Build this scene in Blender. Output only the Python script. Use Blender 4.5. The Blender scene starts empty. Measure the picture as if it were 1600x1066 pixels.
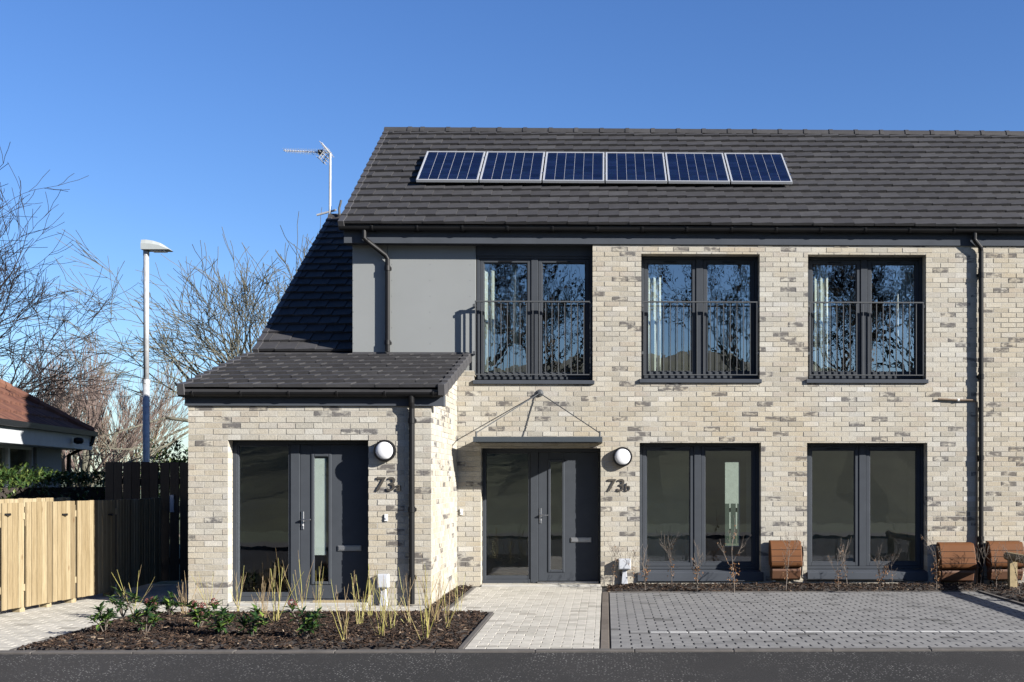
import bpy, math, random
from mathutils import Vector, Matrix
R = random.Random(73)
S = bpy.context.scene
COL = S.collection

# ------------------------------------------------------------------ camera frame
F = 1802.0; VPY = 750.0; PPX = 986.0; A = math.radians(1.24); CH = 1.57
def P(px, py, Y):
    """a sight line of the survey photograph met with the plane at depth Y"""
    u = (px-PPX)/F; v = (VPY-py)/F
    dx = u*math.cos(A)+math.sin(A); dy = -u*math.sin(A)+math.cos(A)
    t = Y/dy
    return Vector((t*dx, Y, CH+t*v))
def PX(px, Y): return P(px, 750, Y).x
def PZ(py, Y, px=1000): return P(px, py, Y).z
def G(px, py, z=0.0):
    """point on the ground"""
    u = (px-PPX)/F; v = (VPY-py)/F
    dx = u*math.cos(A)+math.sin(A); dy = -u*math.sin(A)+math.cos(A)
    t = (z-CH)/v
    return Vector((t*dx, t*dy, z))

# ------------------------------------------------------------------ materials
def newmat(name):
    m = bpy.data.materials.new(name); m.use_nodes = True
    nt = m.node_tree; b = nt.nodes['Principled BSDF']
    return m, nt, b
def N(nt, t, **kw):
    n = nt.nodes.new(t)
    for k, v in kw.items():
        if k in n.inputs: n.inputs[k].default_value = v
        else: setattr(n, k, v)
    return n
KA = .58   # overall albedo level
def ramp(nt, stops, interp='LINEAR', k=1):
    stops = [(p, tuple(v*k for v in c)) for p, c in stops]
    r = nt.nodes.new('ShaderNodeValToRGB'); cr = r.color_ramp; cr.interpolation = interp
    while len(cr.elements) > 1: cr.elements.remove(cr.elements[-1])
    cr.elements[0].position = stops[0][0]; cr.elements[0].color = (*stops[0][1], 1)
    for p, c in stops[1:]:
        e = cr.elements.new(p); e.color = (*c, 1)
    return r
def mixc(nt, fac, a, b, mode='MIX'):
    m = nt.nodes.new('ShaderNodeMix'); m.data_type = 'RGBA'; m.blend_type = mode
    for s, v in ((0, fac), (6, a), (7, b)):
        if hasattr(v, 'links'): nt.links.new(v, m.inputs[s])
        elif s == 0: m.inputs[0].default_value = v
        else: m.inputs[s].default_value = (*v, 1)
    return m.outputs[2]
def coords(nt, scale=None):
    tc = nt.nodes.new('ShaderNodeTexCoord')
    if scale is None: return tc.outputs['Object']
    mp = nt.nodes.new('ShaderNodeMapping'); mp.inputs['Scale'].default_value = scale
    nt.links.new(tc.outputs['Object'], mp.inputs[0]); return mp.outputs[0]
def noise(nt, scale, detail=4, rough=.6, vec=None, out='Fac', dist=0):
    n = N(nt, 'ShaderNodeTexNoise', Scale=scale, Detail=detail, Roughness=rough, Distortion=dist)
    nt.links.new(vec if vec else coords(nt), n.inputs['Vector']); return n.outputs[out]
def bump(nt, b, h, strength, dist=.01):
    n = N(nt, 'ShaderNodeBump', Strength=strength, Distance=dist)
    nt.links.new(h, n.inputs['Height']); nt.links.new(n.outputs[0], b.inputs['Normal'])
def math_n(nt, op, a, b=None):
    m = nt.nodes.new('ShaderNodeMath'); m.operation = op
    for i, v in enumerate((a, b)):
        if v is None: continue
        if hasattr(v, 'links'): nt.links.new(v, m.inputs[i])
        else: m.inputs[i].default_value = v
    return m.outputs[0]

def plain(name, col, rough=.5, metal=0, var=.12, vscale=6, bmp=0, bscale=60, spec=.5):
    m, nt, b = newmat(name)
    n = noise(nt, vscale, 5)
    lo = tuple(c*(1-var) for c in col); hi = tuple(min(1, c*(1+var)) for c in col)
    r = ramp(nt, [(.3, lo), (.7, hi)], k=KA); nt.links.new(n, r.inputs[0])
    nt.links.new(r.outputs[0], b.inputs['Base Color'])
    b.inputs['Roughness'].default_value = rough; b.inputs['Metallic'].default_value = metal
    b.inputs['Specular IOR Level'].default_value = spec
    if bmp: bump(nt, b, noise(nt, bscale, 5), bmp, .004)
    return m
def island(name, stops, rough=.7, nvar=.25, nscale=20, bmp=.3, bscale=90, bdist=.004, interp='LINEAR', streak=None, spec=.2):
    """colour picked per separate piece (brick, tile, board, chip, leaf) with a fine grain over it"""
    m, nt, b = newmat(name)
    g = nt.nodes.new('ShaderNodeNewGeometry')
    r = ramp(nt, stops, interp, k=KA); nt.links.new(g.outputs['Random Per Island'], r.inputs[0])
    n = noise(nt, nscale, 6, .65, coords(nt, streak) if streak else None)
    r2 = ramp(nt, [(.25, (1-nvar,)*3), (.75, (1+nvar*.5,)*3)]); nt.links.new(n, r2.inputs[0])
    c = mixc(nt, 1.0, r.outputs[0], r2.outputs[0], 'MULTIPLY')
    nt.links.new(c, b.inputs['Base Color'])
    b.inputs['Roughness'].default_value = rough
    b.inputs['Specular IOR Level'].default_value = spec
    if bmp: bump(nt, b, noise(nt, bscale, 5), bmp, bdist)
    return m

def brick_mat(name, warm=1.0):
    m, nt, b = newmat(name)
    g = nt.nodes.new('ShaderNodeNewGeometry'); rnd = g.outputs['Random Per Island']
    r = ramp(nt, [(0, (.39,.368,.315)), (.2, (.455,.432,.375)), (.45, (.505,.482,.42)), (.7, (.45,.415,.345)),
                  (.82, (.545,.525,.465)), (.95, (.435,.418,.38)), (1, (.585,.57,.525))], k=KA)
    nt.links.new(rnd, r.inputs[0])
    # dark fired smudges on some bricks, drawn out along the course
    wn = nt.nodes.new('ShaderNodeTexWhiteNoise'); wn.noise_dimensions = '1D'; nt.links.new(rnd, wn.inputs['W'])
    sel = math_n(nt, 'GREATER_THAN', wn.outputs['Value'], .895)
    n1 = noise(nt, 7, 3, .6, coords(nt, (1, 1, 2.2)))
    rs = ramp(nt, [(.40, (0,)*3), (.54, (1,)*3)]); nt.links.new(n1, rs.inputs[0])
    fac = math_n(nt, 'MULTIPLY', sel, rs.outputs[0]); fac = math_n(nt, 'MULTIPLY', fac, .9)
    c = mixc(nt, fac, r.outputs[0], (.070, .066, .066))
    # mid tone grey bricks
    sel2 = math_n(nt, 'LESS_THAN', wn.outputs['Value'], .10)
    n2 = noise(nt, 11, 4); f2 = math_n(nt, 'MULTIPLY', sel2, n2)
    c = mixc(nt, f2, c, (.24, .215, .185))
    gr = noise(nt, 55, 6, .7); r3 = ramp(nt, [(.25, (.72,)*3), (.75, (1.12,)*3)]); nt.links.new(gr, r3.inputs[0])
    c = mixc(nt, 1.0, c, r3.outputs[0], 'MULTIPLY')
    # weather staining
    st = noise(nt, .9, 5, .6, coords(nt, (1, 1, .7))); r4 = ramp(nt, [(.35, (1, .93, .82)), (.6, (1, 1, 1))]); nt.links.new(st, r4.inputs[0])
    c = mixc(nt, 1.0, c, r4.outputs[0], 'MULTIPLY')
    nt.links.new(c, b.inputs['Base Color']); b.inputs['Roughness'].default_value = .9
    b.inputs['Specular IOR Level'].default_value = .2
    bump(nt, b, noise(nt, 38, 6, .7), .55, .006)
    return m

def glass_mat(name, refl=.14, wob=.0009, wscale=5.0, tint=(.86,.9,.88)):
    m, nt, b = newmat(name); nt.nodes.remove(b)
    out = nt.nodes['Material Output']
    fr = N(nt, 'ShaderNodeFresnel', IOR=1.5)
    fac = math_n(nt, 'MULTIPLY', fr.outputs[0], 2.0); fac = math_n(nt, 'ADD', fac, refl-.08)
    fac = math_n(nt, 'MINIMUM', fac, 1.0)
    gg = nt.nodes.new('ShaderNodeNewGeometry'); fac = math_n(nt, 'MULTIPLY', fac, math_n(nt, 'SUBTRACT', 1.0, gg.outputs['Backfacing']))
    gl = N(nt, 'ShaderNodeBsdfGlossy', Roughness=.0); gl.inputs['Color'].default_value = (1, 1, 1, 1)
    tr = nt.nodes.new('ShaderNodeBsdfTransparent'); tr.inputs['Color'].default_value = (*tint, 1)
    bp = N(nt, 'ShaderNodeBump', Strength=1.0, Distance=wob)
    h = noise(nt, wscale, 2, .5, coords(nt, (1, 1, .8)))
    nt.links.new(h, bp.inputs['Height']); nt.links.new(bp.outputs[0], gl.inputs['Normal'])
    mx = nt.nodes.new('ShaderNodeMixShader')
    nt.links.new(fac, mx.inputs[0]); nt.links.new(tr.outputs[0], mx.inputs[1]); nt.links.new(gl.outputs[0], mx.inputs[2])
    nt.links.new(mx.outputs[0], out.inputs[0])
    return m

M = {}
M['brick'] = brick_mat('cream_brick')
M['mortar'] = plain('mortar', (.46,.44,.395), .95, var=.15, vscale=12, bmp=.4, spec=.1)
M['tile'] = island('grey_roof_tile', [(0,(.044,.043,.046)),(.5,(.051,.050,.053)),(.85,(.057,.056,.059)),(1,(.068,.067,.07))], .72, .25, 9, .35, 60)
M['tile_edge'] = plain('roof_verge', (.05,.049,.053), .6)
M['dark'] = plain('anthracite_frame', (.062,.069,.080), .5, var=.06, bmp=.03, bscale=30, spec=.03)
M['fascia'] = plain('anthracite_fascia', (.070,.078,.092), .55, var=.1, vscale=3, spec=.04)
M['black'] = plain('black_plastic', (.012,.012,.013), .4, var=.1, spec=.15)
M['steel_dark'] = plain('grey_painted_steel', (.085,.09,.095), .45, var=.05, spec=.2)
M['steel_side'] = plain('canopy_grey', (.055,.066,.077), .5, var=.06, spec=.2)
M['clad'] = plain('grey_cladding', (.25,.262,.26), .5, var=.035, vscale=1.2)
M['rivet'] = plain('rivet_metal', (.10,.10,.105), .4)
M['alu'] = plain('aluminium', (.62,.63,.65), .34, 1.0, var=.05)
M['silver'] = plain('satin_silver', (.55,.56,.58), .3, .8, var=.04)
M['whitefascia'] = plain('white_fascia', (.50,.52,.54), .5, var=.08)
M['white'] = plain('white_paint', (.78,.78,.76), .45, var=.05)
M['lampglass'] = plain('opal_diffuser', (.82,.83,.85), .22, var=.02)
M['glass'] = glass_mat('window_glass', .15, .0005, 4)
M['glassup'] = glass_mat('upper_window_glass', .30, .0006, 5)
M['curtain'] = plain('white_curtain', (.78,.78,.74), .9, var=.04)
M['room'] = plain('room_wall', (.62,.61,.54), .9, var=.05)
M['roomfloor'] = plain('room_floor', (.16,.14,.12), .7)
M['galv'] = plain('galvanised_steel', (.50,.51,.52), .5, .3, var=.2, vscale=12)
M['lantern'] = plain('lantern_grey', (.42,.45,.44), .4, var=.04)
M['wood'] = island('fresh_timber', [(0,(.26,.20,.115)),(.35,(.39,.315,.19)),(.7,(.48,.40,.26)),(1,(.29,.22,.12))], .75, .28, 14, .3, 40, streak=(8,8,.5))
def knots(m):
    nt = m.node_tree; b = nt.nodes['Principled BSDF']; src = b.inputs['Base Color'].links[0].from_socket
    v = N(nt, 'ShaderNodeTexVoronoi', Scale=1.0); nt.links.new(coords(nt, (9, 9, 3.2)), v.inputs['Vector'])
    r = ramp(nt, [(.07, (1,)*3), (.16, (0,)*3)]); nt.links.new(v.outputs['Distance'], r.inputs[0])
    sep = nt.nodes.new('ShaderNodeSeparateColor'); nt.links.new(v.outputs['Color'], sep.inputs[0])
    f = math_n(nt, 'MULTIPLY', r.outputs[0], math_n(nt, 'GREATER_THAN', sep.outputs[0], .55)); f = math_n(nt, 'MULTIPLY', f, .8)
    c = mixc(nt, f, src, (.085,.045,.02))
    gr = noise(nt, 1.0, 5, .7, coords(nt, (60, 60, 2.0))); r2 = ramp(nt, [(.35, (.72, .68, .62)), (.6, (1, 1, 1))]); nt.links.new(gr, r2.inputs[0])
    c = mixc(nt, 1.0, c, r2.outputs[0], 'MULTIPLY'); nt.links.new(c, b.inputs['Base Color'])
knots(M['wood'])
M['wooddark'] = island('dark_stained_timber', [(0,(.042,.033,.025)),(.5,(.058,.045,.033)),(1,(.075,.06,.045))], .8, .35, 14, .3, 40, streak=(8,8,.5))
M['rail'] = island('knee_rail_timber', [(0,(.30,.23,.13)),(1,(.38,.30,.17))], .8, .35, 12, .3, 40)
M['paver'] = island('pale_paver', [(0,(.42,.40,.345)),(.3,(.50,.475,.415)),(.93,(.56,.53,.465)),(.965,(.30,.28,.24)),(1,(.50,.47,.41))], .85, .22, 9, .3, 120)
M['paverd'] = island('grey_paver', [(0,(.185,.183,.182)),(.3,(.215,.213,.21)),(.94,(.24,.237,.233)),(.97,(.11,.108,.105)),(1,(.19,.19,.19))], .8, .22, 9, .3, 120)
M['paverw'] = island('white_paver', [(0,(.50,.50,.49)),(1,(.60,.60,.585))], .7, .2, 9, .2, 120)
M['edging'] = island('brown_edging', [(0,(.125,.105,.088)),(1,(.17,.145,.122))], .85, .25, 14, .3, 100)
M['kerb'] = plain('kerb_concrete', (.078,.07,.063), .85, var=.3, vscale=5, bmp=.3)
M['slab'] = plain('threshold_concrete', (.42,.41,.38), .8, var=.1)
M['joint'] = plain('joint_sand', (.06,.055,.048), .95, var=.3, vscale=30)
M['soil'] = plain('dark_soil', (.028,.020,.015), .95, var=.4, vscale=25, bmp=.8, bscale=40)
M['chip'] = island('bark_chip', [(0,(.014,.009,.007)),(.5,(.034,.020,.013)),(.85,(.065,.037,.023)),(.96,(.15,.10,.065)),(1,(.32,.25,.18))], .85, .3, 40, 0)
M['stem_y'] = island('yellow_stem', [(0,(.36,.33,.09)),(.6,(.46,.43,.13)),(1,(.30,.25,.11))], .55, .2, 20, 0)
M['stem_r'] = island('reddish_stem', [(0,(.24,.17,.09)),(1,(.36,.27,.15))], .6, .2, 20, 0)
M['leaf'] = island('glossy_leaf', [(0,(.018,.045,.018)),(.6,(.035,.075,.022)),(.9,(.10,.17,.035)),(1,(.20,.27,.05))], .35, .2, 30, 0)
M['bud'] = island('red_bud', [(0,(.12,.03,.03)),(1,(.25,.09,.08))], .6, .2, 40, 0)
M['hedge'] = island('laurel_leaf', [(0,(.022,.050,.014)),(.6,(.050,.095,.022)),(1,(.15,.19,.05))], .4, .2, 30, 0)
M['beech'] = island('dry_beech_leaf', [(0,(.16,.075,.03)),(.6,(.26,.13,.06)),(1,(.38,.23,.12))], .7, .2, 30, 0)
M['twig'] = plain('grey_twig', (.12,.095,.075), .8)
M['bark'] = plain('grey_bark', (.085,.072,.06), .85, var=.35, vscale=8, bmp=.5)
M['barkg'] = plain('greenish_bark', (.105,.10,.07), .85, var=.3, vscale=8)
M['twig_dark'] = plain('dark_twig', (.032,.027,.027), .85, spec=.1)
M['twig_orange'] = plain('orange_brown_twig', (.21,.155,.11), .8, var=.25, vscale=.7)
M['twig_red'] = plain('reddish_twig', (.18,.13,.11), .8, var=.25, vscale=.7)
M['redtile'] = island('red_roof_tile', [(0,(.10,.045,.032)),(.6,(.15,.064,.042)),(1,(.18,.085,.055))], .8, .35, 10, .3, 50)
M['render'] = plain('grey_roughcast', (.42,.42,.41), .95, var=.12, vscale=40, bmp=.7, bscale=60)
M['brown'] = plain('brown_meter_box', (.150,.064,.027), .6, var=.1, vscale=3, spec=.1)
M['brownb'] = plain('brown_meter_base', (.125,.052,.022), .6, var=.1, vscale=3)
M['greybox'] = plain('pale_grey_plastic', (.50,.52,.56), .45, var=.05)
M['copper'] = plain('brown_pipe', (.16,.11,.07), .5)
M['num'] = plain('dark_bronze', (.085,.075,.062), .4, .2)
M['shed'] = plain('pale_green_sheet', (.30,.335,.295), .7)
M['green'] = plain('dark_green_wood', (.012,.032,.02), .7)
def pv_mat():
    m, nt, b = newmat('solar_cells')
    c = noise(nt, 5, 2, .5); g = nt.nodes.new('ShaderNodeNewGeometry')
    v = N(nt, 'ShaderNodeTexVoronoi', Scale=45); nt.links.new(coords(nt), v.inputs['Vector'])
    r = ramp(nt, [(0,(.0018,.0036,.014)),(1,(.0042,.008,.026))]); nt.links.new(g.outputs['Random Per Island'], r.inputs[0])
    col = mixc(nt, .25, r.outputs[0], v.outputs['Color'], 'SOFT_LIGHT')
    nt.links.new(col, b.inputs['Base Color']); b.inputs['Roughness'].default_value = .12
    b.inputs['Specular IOR Level'].default_value = .12
    return m
M['pv'] = pv_mat()
M['pvback'] = plain('pv_backsheet', (.02,.03,.07), .3)
M['pvframe'] = plain('anodised_frame', (.44,.46,.49), .45, .2, var=.04)
M['pvline'] = plain('pv_white_line', (.36,.38,.43), .4)

def road_mat():
    m, nt, b = newmat('asphalt')
    c = coords(nt)
    big = noise(nt, .5, 5, .6, coords(nt, (1, .35, 1)))
    r = ramp(nt, [(.3, (.036,.036,.036)), (.7, (.056,.054,.053))], k=KA); nt.links.new(big, r.inputs[0])
    fine = noise(nt, 70, 4, .8); r2 = ramp(nt, [(.3, (.55,)*3), (.7, (1.35,)*3)]); nt.links.new(fine, r2.inputs[0])
    col = mixc(nt, 1, r.outputs[0], r2.outputs[0], 'MULTIPLY')
    v = N(nt, 'ShaderNodeTexVoronoi', Scale=38.0, Randomness=1.0); nt.links.new(c, v.inputs['Vector'])
    d = math_n(nt, 'LESS_THAN', v.outputs['Distance'], .25)
    sep = nt.nodes.new('ShaderNodeSeparateColor'); nt.links.new(v.outputs['Color'], sep.inputs[0])
    pick = math_n(nt, 'GREATER_THAN', sep.outputs[0], .5)
    cl = noise(nt, 1.3, 3, .6, coords(nt, (1,.5,1)), ); rc = ramp(nt, [(.38,(0,)*3),(.62,(1,)*3)]); nt.links.new(cl, rc.inputs[0])
    f = math_n(nt, 'MULTIPLY', d, pick); f = math_n(nt, 'MULTIPLY', f, rc.outputs[0]); f = math_n(nt, 'MULTIPLY', f, .8)
    col = mixc(nt, f, col, (.30,.29,.28))
    nt.links.new(col, b.inputs['Base Color']); b.inputs['Roughness'].default_value = .9; b.inputs['Specular IOR Level'].default_value = .08
    bump(nt, b, noise(nt, 60, 5, .8), .7, .008)
    return m
M['road'] = road_mat()
M['grass'] = plain('rough_grass', (.075,.095,.035), .95, var=.4, vscale=3, bmp=.8, bscale=25)
M['wood_hill'] = plain('grassy_bank', (.075,.085,.04), .95, var=.35, vscale=.5, bmp=.6, bscale=6)

# ------------------------------------------------------------------ mesh building
def root_loc(o):
    while o.parent: o = o.parent
    return o.location.copy()
class MB:
    def __init__(s): s.v = []; s.f = []
    def quad(s, *p):
        i = len(s.v); s.v += [tuple(q) for q in p]; s.f.append(tuple(range(i, i+len(p))))
    def box(s, x0, x1, y0, y1, z0, z1):
        i = len(s.v)
        s.v += [(x0,y0,z0),(x1,y0,z0),(x1,y1,z0),(x0,y1,z0),(x0,y0,z1),(x1,y0,z1),(x1,y1,z1),(x0,y1,z1)]
        for f in ((0,3,2,1),(4,5,6,7),(0,1,5,4),(1,2,6,5),(2,3,7,6),(3,0,4,7)): s.f.append(tuple(i+k for k in f))
        return s
    def hexa(s, pts):
        i = len(s.v); s.v += [tuple(p) for p in pts]
        for f in ((0,3,2,1),(4,5,6,7),(0,1,5,4),(1,2,6,5),(2,3,7,6),(3,0,4,7)): s.f.append(tuple(i+k for k in f))
        return s
    def obox(s, o, ax, ay, az, a0,a1,b0,b1,c0,c1):
        q = lambda a,b,c: o+ax*a+ay*b+az*c
        return s.hexa([q(a0,b0,c0),q(a1,b0,c0),q(a1,b1,c0),q(a0,b1,c0),q(a0,b0,c1),q(a1,b0,c1),q(a1,b1,c1),q(a0,b1,c1)])
    def tube(s, pts, rad, n=6, caps=True):
        pts = [Vector(p) for p in pts]
        if not hasattr(rad, '__len__'): rad = [rad]*len(pts)
        rings = []; up = None
        for k, p in enumerate(pts):
            d = (pts[min(k+1,len(pts)-1)]-pts[max(k-1,0)])
            if d.length < 1e-9: d = Vector((0,0,1))
            d.normalize()
            if up is None: up = d.orthogonal().normalized()
            up = (up-d*up.dot(d))
            up = up.normalized() if up.length > 1e-6 else d.orthogonal().normalized()
            sd = d.cross(up); i = len(s.v)
            for j in range(n):
                a = 2*math.pi*j/n
                s.v.append(tuple(p+(up*math.cos(a)+sd*math.sin(a))*rad[k]))
            rings.append(i)
        for a, b in zip(rings, rings[1:]):
            for j in range(n):
                s.f.append((a+j, a+(j+1)%n, b+(j+1)%n, b+j))
        if caps and n > 3:
            s.f.append(tuple(rings[0]+j for j in reversed(range(n)))); s.f.append(tuple(rings[-1]+j for j in range(n)))
        return s
    def lathe(s, c, axis, prof, n=24):
        """prof = [(radius, along axis)]"""
        axis = Vector(axis).normalized(); u = axis.orthogonal().normalized(); w = axis.cross(u); c = Vector(c); rings = []
        for r, h in prof:
            i = len(s.v); rings.append(i)
            for j in range(n):
                a = 2*math.pi*j/n; s.v.append(tuple(c+axis*h+(u*math.cos(a)+w*math.sin(a))*r))
        for a, b in zip(rings, rings[1:]):
            for j in range(n): s.f.append((a+j, a+(j+1)%n, b+(j+1)%n, b+j))
        s.f.append(tuple(rings[-1]+j for j in range(n))); s.f.append(tuple(rings[0]+j for j in reversed(range(n))))
        return s
    def prism(s, prof, x0, x1):
        """prof: closed loop of (y,z), extruded along X"""
        i = len(s.v); n = len(prof)
        s.v += [(x0,y,z) for y,z in prof]+[(x1,y,z) for y,z in prof]
        for j in range(n): s.f.append((i+j, i+(j+1)%n, i+n+(j+1)%n, i+n+j))
        s.f.append(tuple(i+j for j in reversed(range(n)))); s.f.append(tuple(i+n+j for j in range(n)))
        return s
    def build(s, name, mat, parent=None, origin=None, bevel=0, smooth=False, seg=1, props=None):
        o0 = root_loc(parent) if parent else Vector(origin or (0,0,0))
        me = bpy.data.meshes.new(name)
        me.from_pydata([(v[0]-o0.x, v[1]-o0.y, v[2]-o0.z) for v in s.v], [], s.f)
        me.materials.append(M[mat] if isinstance(mat, str) else mat)
        if smooth:
            for p in me.polygons: p.use_smooth = True
        me.update()
        o = bpy.data.objects.new(name, me); COL.objects.link(o)
        if parent: o.parent = parent
        else: o.location = o0
        if bevel:
            b = o.modifiers.new('bevel', 'BEVEL'); b.width = bevel; b.segments = seg; b.limit_method = 'ANGLE'
        if props: tag(o, **props)
        return o
def tag(o, label=None, cat=None, group=None, kind=None):
    if label: o['label'] = label
    if cat: o['category'] = cat
    if group: o['group'] = group
    if kind: o['kind'] = kind
    return o
def thing(name, label, cat, loc, group=None):
    o = bpy.data.objects.new(name, None); o.empty_display_size = .2; COL.objects.link(o); o.location = loc
    return tag(o, label, cat, group)
def copy_tree(o, parent=None):
    c = o.copy(); COL.objects.link(c)
    if parent: c.parent = parent
    for ch in list(o.children): copy_tree(ch, c)
    return c
def recalc(o):
    import bmesh
    bm = bmesh.new(); bm.from_mesh(o.data); bmesh.ops.recalc_face_normals(bm, faces=bm.faces); bm.to_mesh(o.data); bm.free()

# ------------------------------------------------------------------ layout numbers (metres; camera at x=0, y=0)
YW = 17.0            # main front wall
YP = 14.5            # porch front wall
YB = YW+.19          # recessed cladding bay
XC = -3.76           # left corner of the upper storey
XPL, XPR = -5.21, PX(714, YW)   # porch left and right walls
XE = 9.4             # end of the terrace modelled
YR = 20.4            # ridge
EAVE = (16.85, 5.29); RIDGE = (YR, 7.72)
XVL = -3.86
REAR = 23.9

# ------------------------------------------------------------------ setting: ground
def struct(mb, name, mat, **kw):
    o = mb.build(name, mat, **kw); o['kind'] = 'structure'; return o
g = MB(); g.quad((-400,-400,-.09),(400,-400,-.09),(400,900,-.09),(-400,900,-.09)); struct(g, 'ground', 'grass')
YK0, YK1 = 10.60, 10.72
g = MB(); g.box(-60, 60, 3.4, YK0, -.12, -.016); struct(g, 'road', 'road')
g = MB(); x = -40
while x < 40:
    g.box(x+.001, x+.914, YK0, YK1, -.12, .004+R.uniform(-.002,.002)); x += .915
struct(g, 'kerb', 'kerb', bevel=.008)
g = MB(); x = -40
while x < 40:
    g.box(x+.004, x+.911, 3.25, 3.4, -.12, .07); x += .915
struct(g, 'far_kerb', 'kerb')
g = MB(); g.box(-60, 60, 1.2, 3.25, -.12, .055); struct(g, 'far_pavement', 'kerb')
g = MB(); g.quad((-12,YK1,-.02),(12,YK1,-.02),(12,YW+.1,-.02),(-12,YW+.1,-.02)); struct(g, 'paving_bed', 'joint')

PW, PD = .2, .131     # paver length and depth
def pave(mb, x0, x1, y0, y1, skip=None, gap=.003, gend=.0065, pw=PW, pd=PD, jz=.0009):
    row = 0; y = y0
    while y < y1-.02:
        ye = min(y+pd, y1); x = x0-(pw/2 if row % 2 else 0)
        while x < x1-.01:
            a, b = max(x, x0), min(x+pw, x1)
            if b-a > .03 and not (skip and skip((a+b)/2, (y+ye)/2)):
                z = R.uniform(-jz, jz); t = R.uniform(-.0005,.0005)
                if not skip: pass
                mb.hexa([(a+gend/2,y+gap/4,-.05),(b-gend/2,y+gap/4,-.05),(b-gend/2,ye-gap/4,-.05),(a+gend/2,ye-gap/4,-.05),
                         (a+gend/2,y+gap/4,z-t),(b-gend/2,y+gap/4,z+t),(b-gend/2,ye-gap/4,z+t),(a+gend/2,ye-gap/4,z-t)])
            x += pw
        y += pd; row += 1
BX0, BX1, BY0, BY1 = -5.43, -1.375, YK1+.05, 13.62      # planting bed
g = MB(); pave(g, -1.32, PX(937,11), YK1, BY1); pave(g, -1.925, PX(937,11), BY1, YW-.02)
struct(g, 'path', 'paver', bevel=.004)
g = MB(); pave(g, -11, -5.43-.06, YK1, YP+3, gend=.003); pave(g, -5.43-.06, -1.935, BY1+.05, YP-.02, gend=.003)
pv = struct(g, 'side_path', 'paver', bevel=.004)
XD0, XD1 = PX(952, 11), 5.2
YWL = 11.89
g = MB(); pave(g, XD0+.01, XD1, YK1, YWL-.033, gend=.016); pave(g, XD0+.01, XD1, YWL+.045, 16.05, gend=.016)
struct(g, 'driveway', 'paverd', bevel=.002)
g = MB(); pave(g, XD0+.42, XD1, YWL-.030, YWL+.040, pd=.1, gend=.016); struct(g, 'white_line', 'paverw', bevel=.003)
g = MB(); pave(g, XD0+.01, XD0+.42, YWL-.030, YWL+.040, pd=.1, gend=.016); struct(g, 'line_start', 'paverd', bevel=.003)
# edging strips
g = MB(); y = YK1
while y < 16.1:
    g.box(PX(937.5,11)+.004, XD0, y+.003, y+.447, -.06, .006+R.uniform(-.001,.001)); y += .45
struct(g, 'path_edging', 'edging', bevel=.004)
g = MB()
def edge_run(a, b, w=.05, h=.012, L=.9):
    a, b = Vector((*a,0)), Vector((*b,0)); d = b-a; n = max(1, round(d.length/L)); d.normalize(); s = d.cross(Vector((0,0,1))); st = (b-a).length/n
    for i in range(n): g.obox(a+d*(st*i), d, s, Vector((0,0,1)), .003, st-.003, -w/2, w/2, -.08, h)
edge_run((BX1+.027, YK1), (BX1+.027, BY1)); edge_run((BX0-.03, YK1), (BX0-.03, BY1)); edge_run((BX0-.055, BY1+.025), (BX1+.05, BY1+.025))
edge_run((XPR+.27, BY1+.05), (XPR+.27, YW-.1)); edge_run((XD0, 16.08), (XD1+.05, 16.08)); edge_run((XD1+.028, YK1), (XD1+.028, 16.05), .055, .02)
struct(g, 'edging_kerb', 'kerb', bevel=.004)
# soil
g = MB()
def soil(x0,x1,y0,y1,h=.03):
    nx, ny = max(2,int((x1-x0)/.12)), max(2,int((y1-y0)/.12)); i0 = len(g.v)
    for j in range(ny+1):
        for i in range(nx+1):
            e = min(i,nx-i,j,ny-j); z = -.03 if e == 0 else h*min(1,e/3)+R.uniform(-.012,.012)
            g.v.append((x0+(x1-x0)*i/nx, y0+(y1-y0)*j/ny, z))
    for j in range(ny):
        for i in range(nx):
            a = i0+j*(nx+1)+i; g.f.append((a,a+1,a+nx+2,a+nx+1))
BEDS = [(BX0,BX1,BY0-.04,BY1,.035,5200), (XPR+.005,XPR+.245,13.7,YW-.03,.02,260), (XD0-.03,XD1+.4,16.1,YW-.02,.05,1900), (XD1+.06,9,YK1,16.1,.05,2600), (XD1+.4,9,16.1,YW-.02,.06,700)]
for b in BEDS: soil(*b[:5])
struct(g, 'soil', 'soil')
g = MB()
for x0,x1,y0,y1,h,n in BEDS:
    for _ in range(int(n*2)):
        x, y = R.uniform(x0+.02,x1-.02), R.uniform(y0+.02,y1-.02)
        e = min(x-x0,x1-x,y-y0,y1-y); z = h*min(1,e/.36)+R.uniform(.0,.03)
        m = Matrix.Rotation(R.uniform(0,6.28),3,'Z') @ Matrix.Rotation(R.gauss(0,.45),3,'X') @ Matrix.Rotation(R.gauss(0,.35),3,'Y')
        l, w, t = R.uniform(.008,.030), R.uniform(.003,.009), R.uniform(.0015,.004)
        g.obox(Vector((x,y,z)), m@Vector((1,0,0)), m@Vector((0,1,0)), m@Vector((0,0,1)), -l,l,-w,w,-t,t)
g.build('bark_mulch', 'chip', props=dict(label='dark brown bark chips covering the planting beds', cat='mulch', kind='stuff'))

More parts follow.
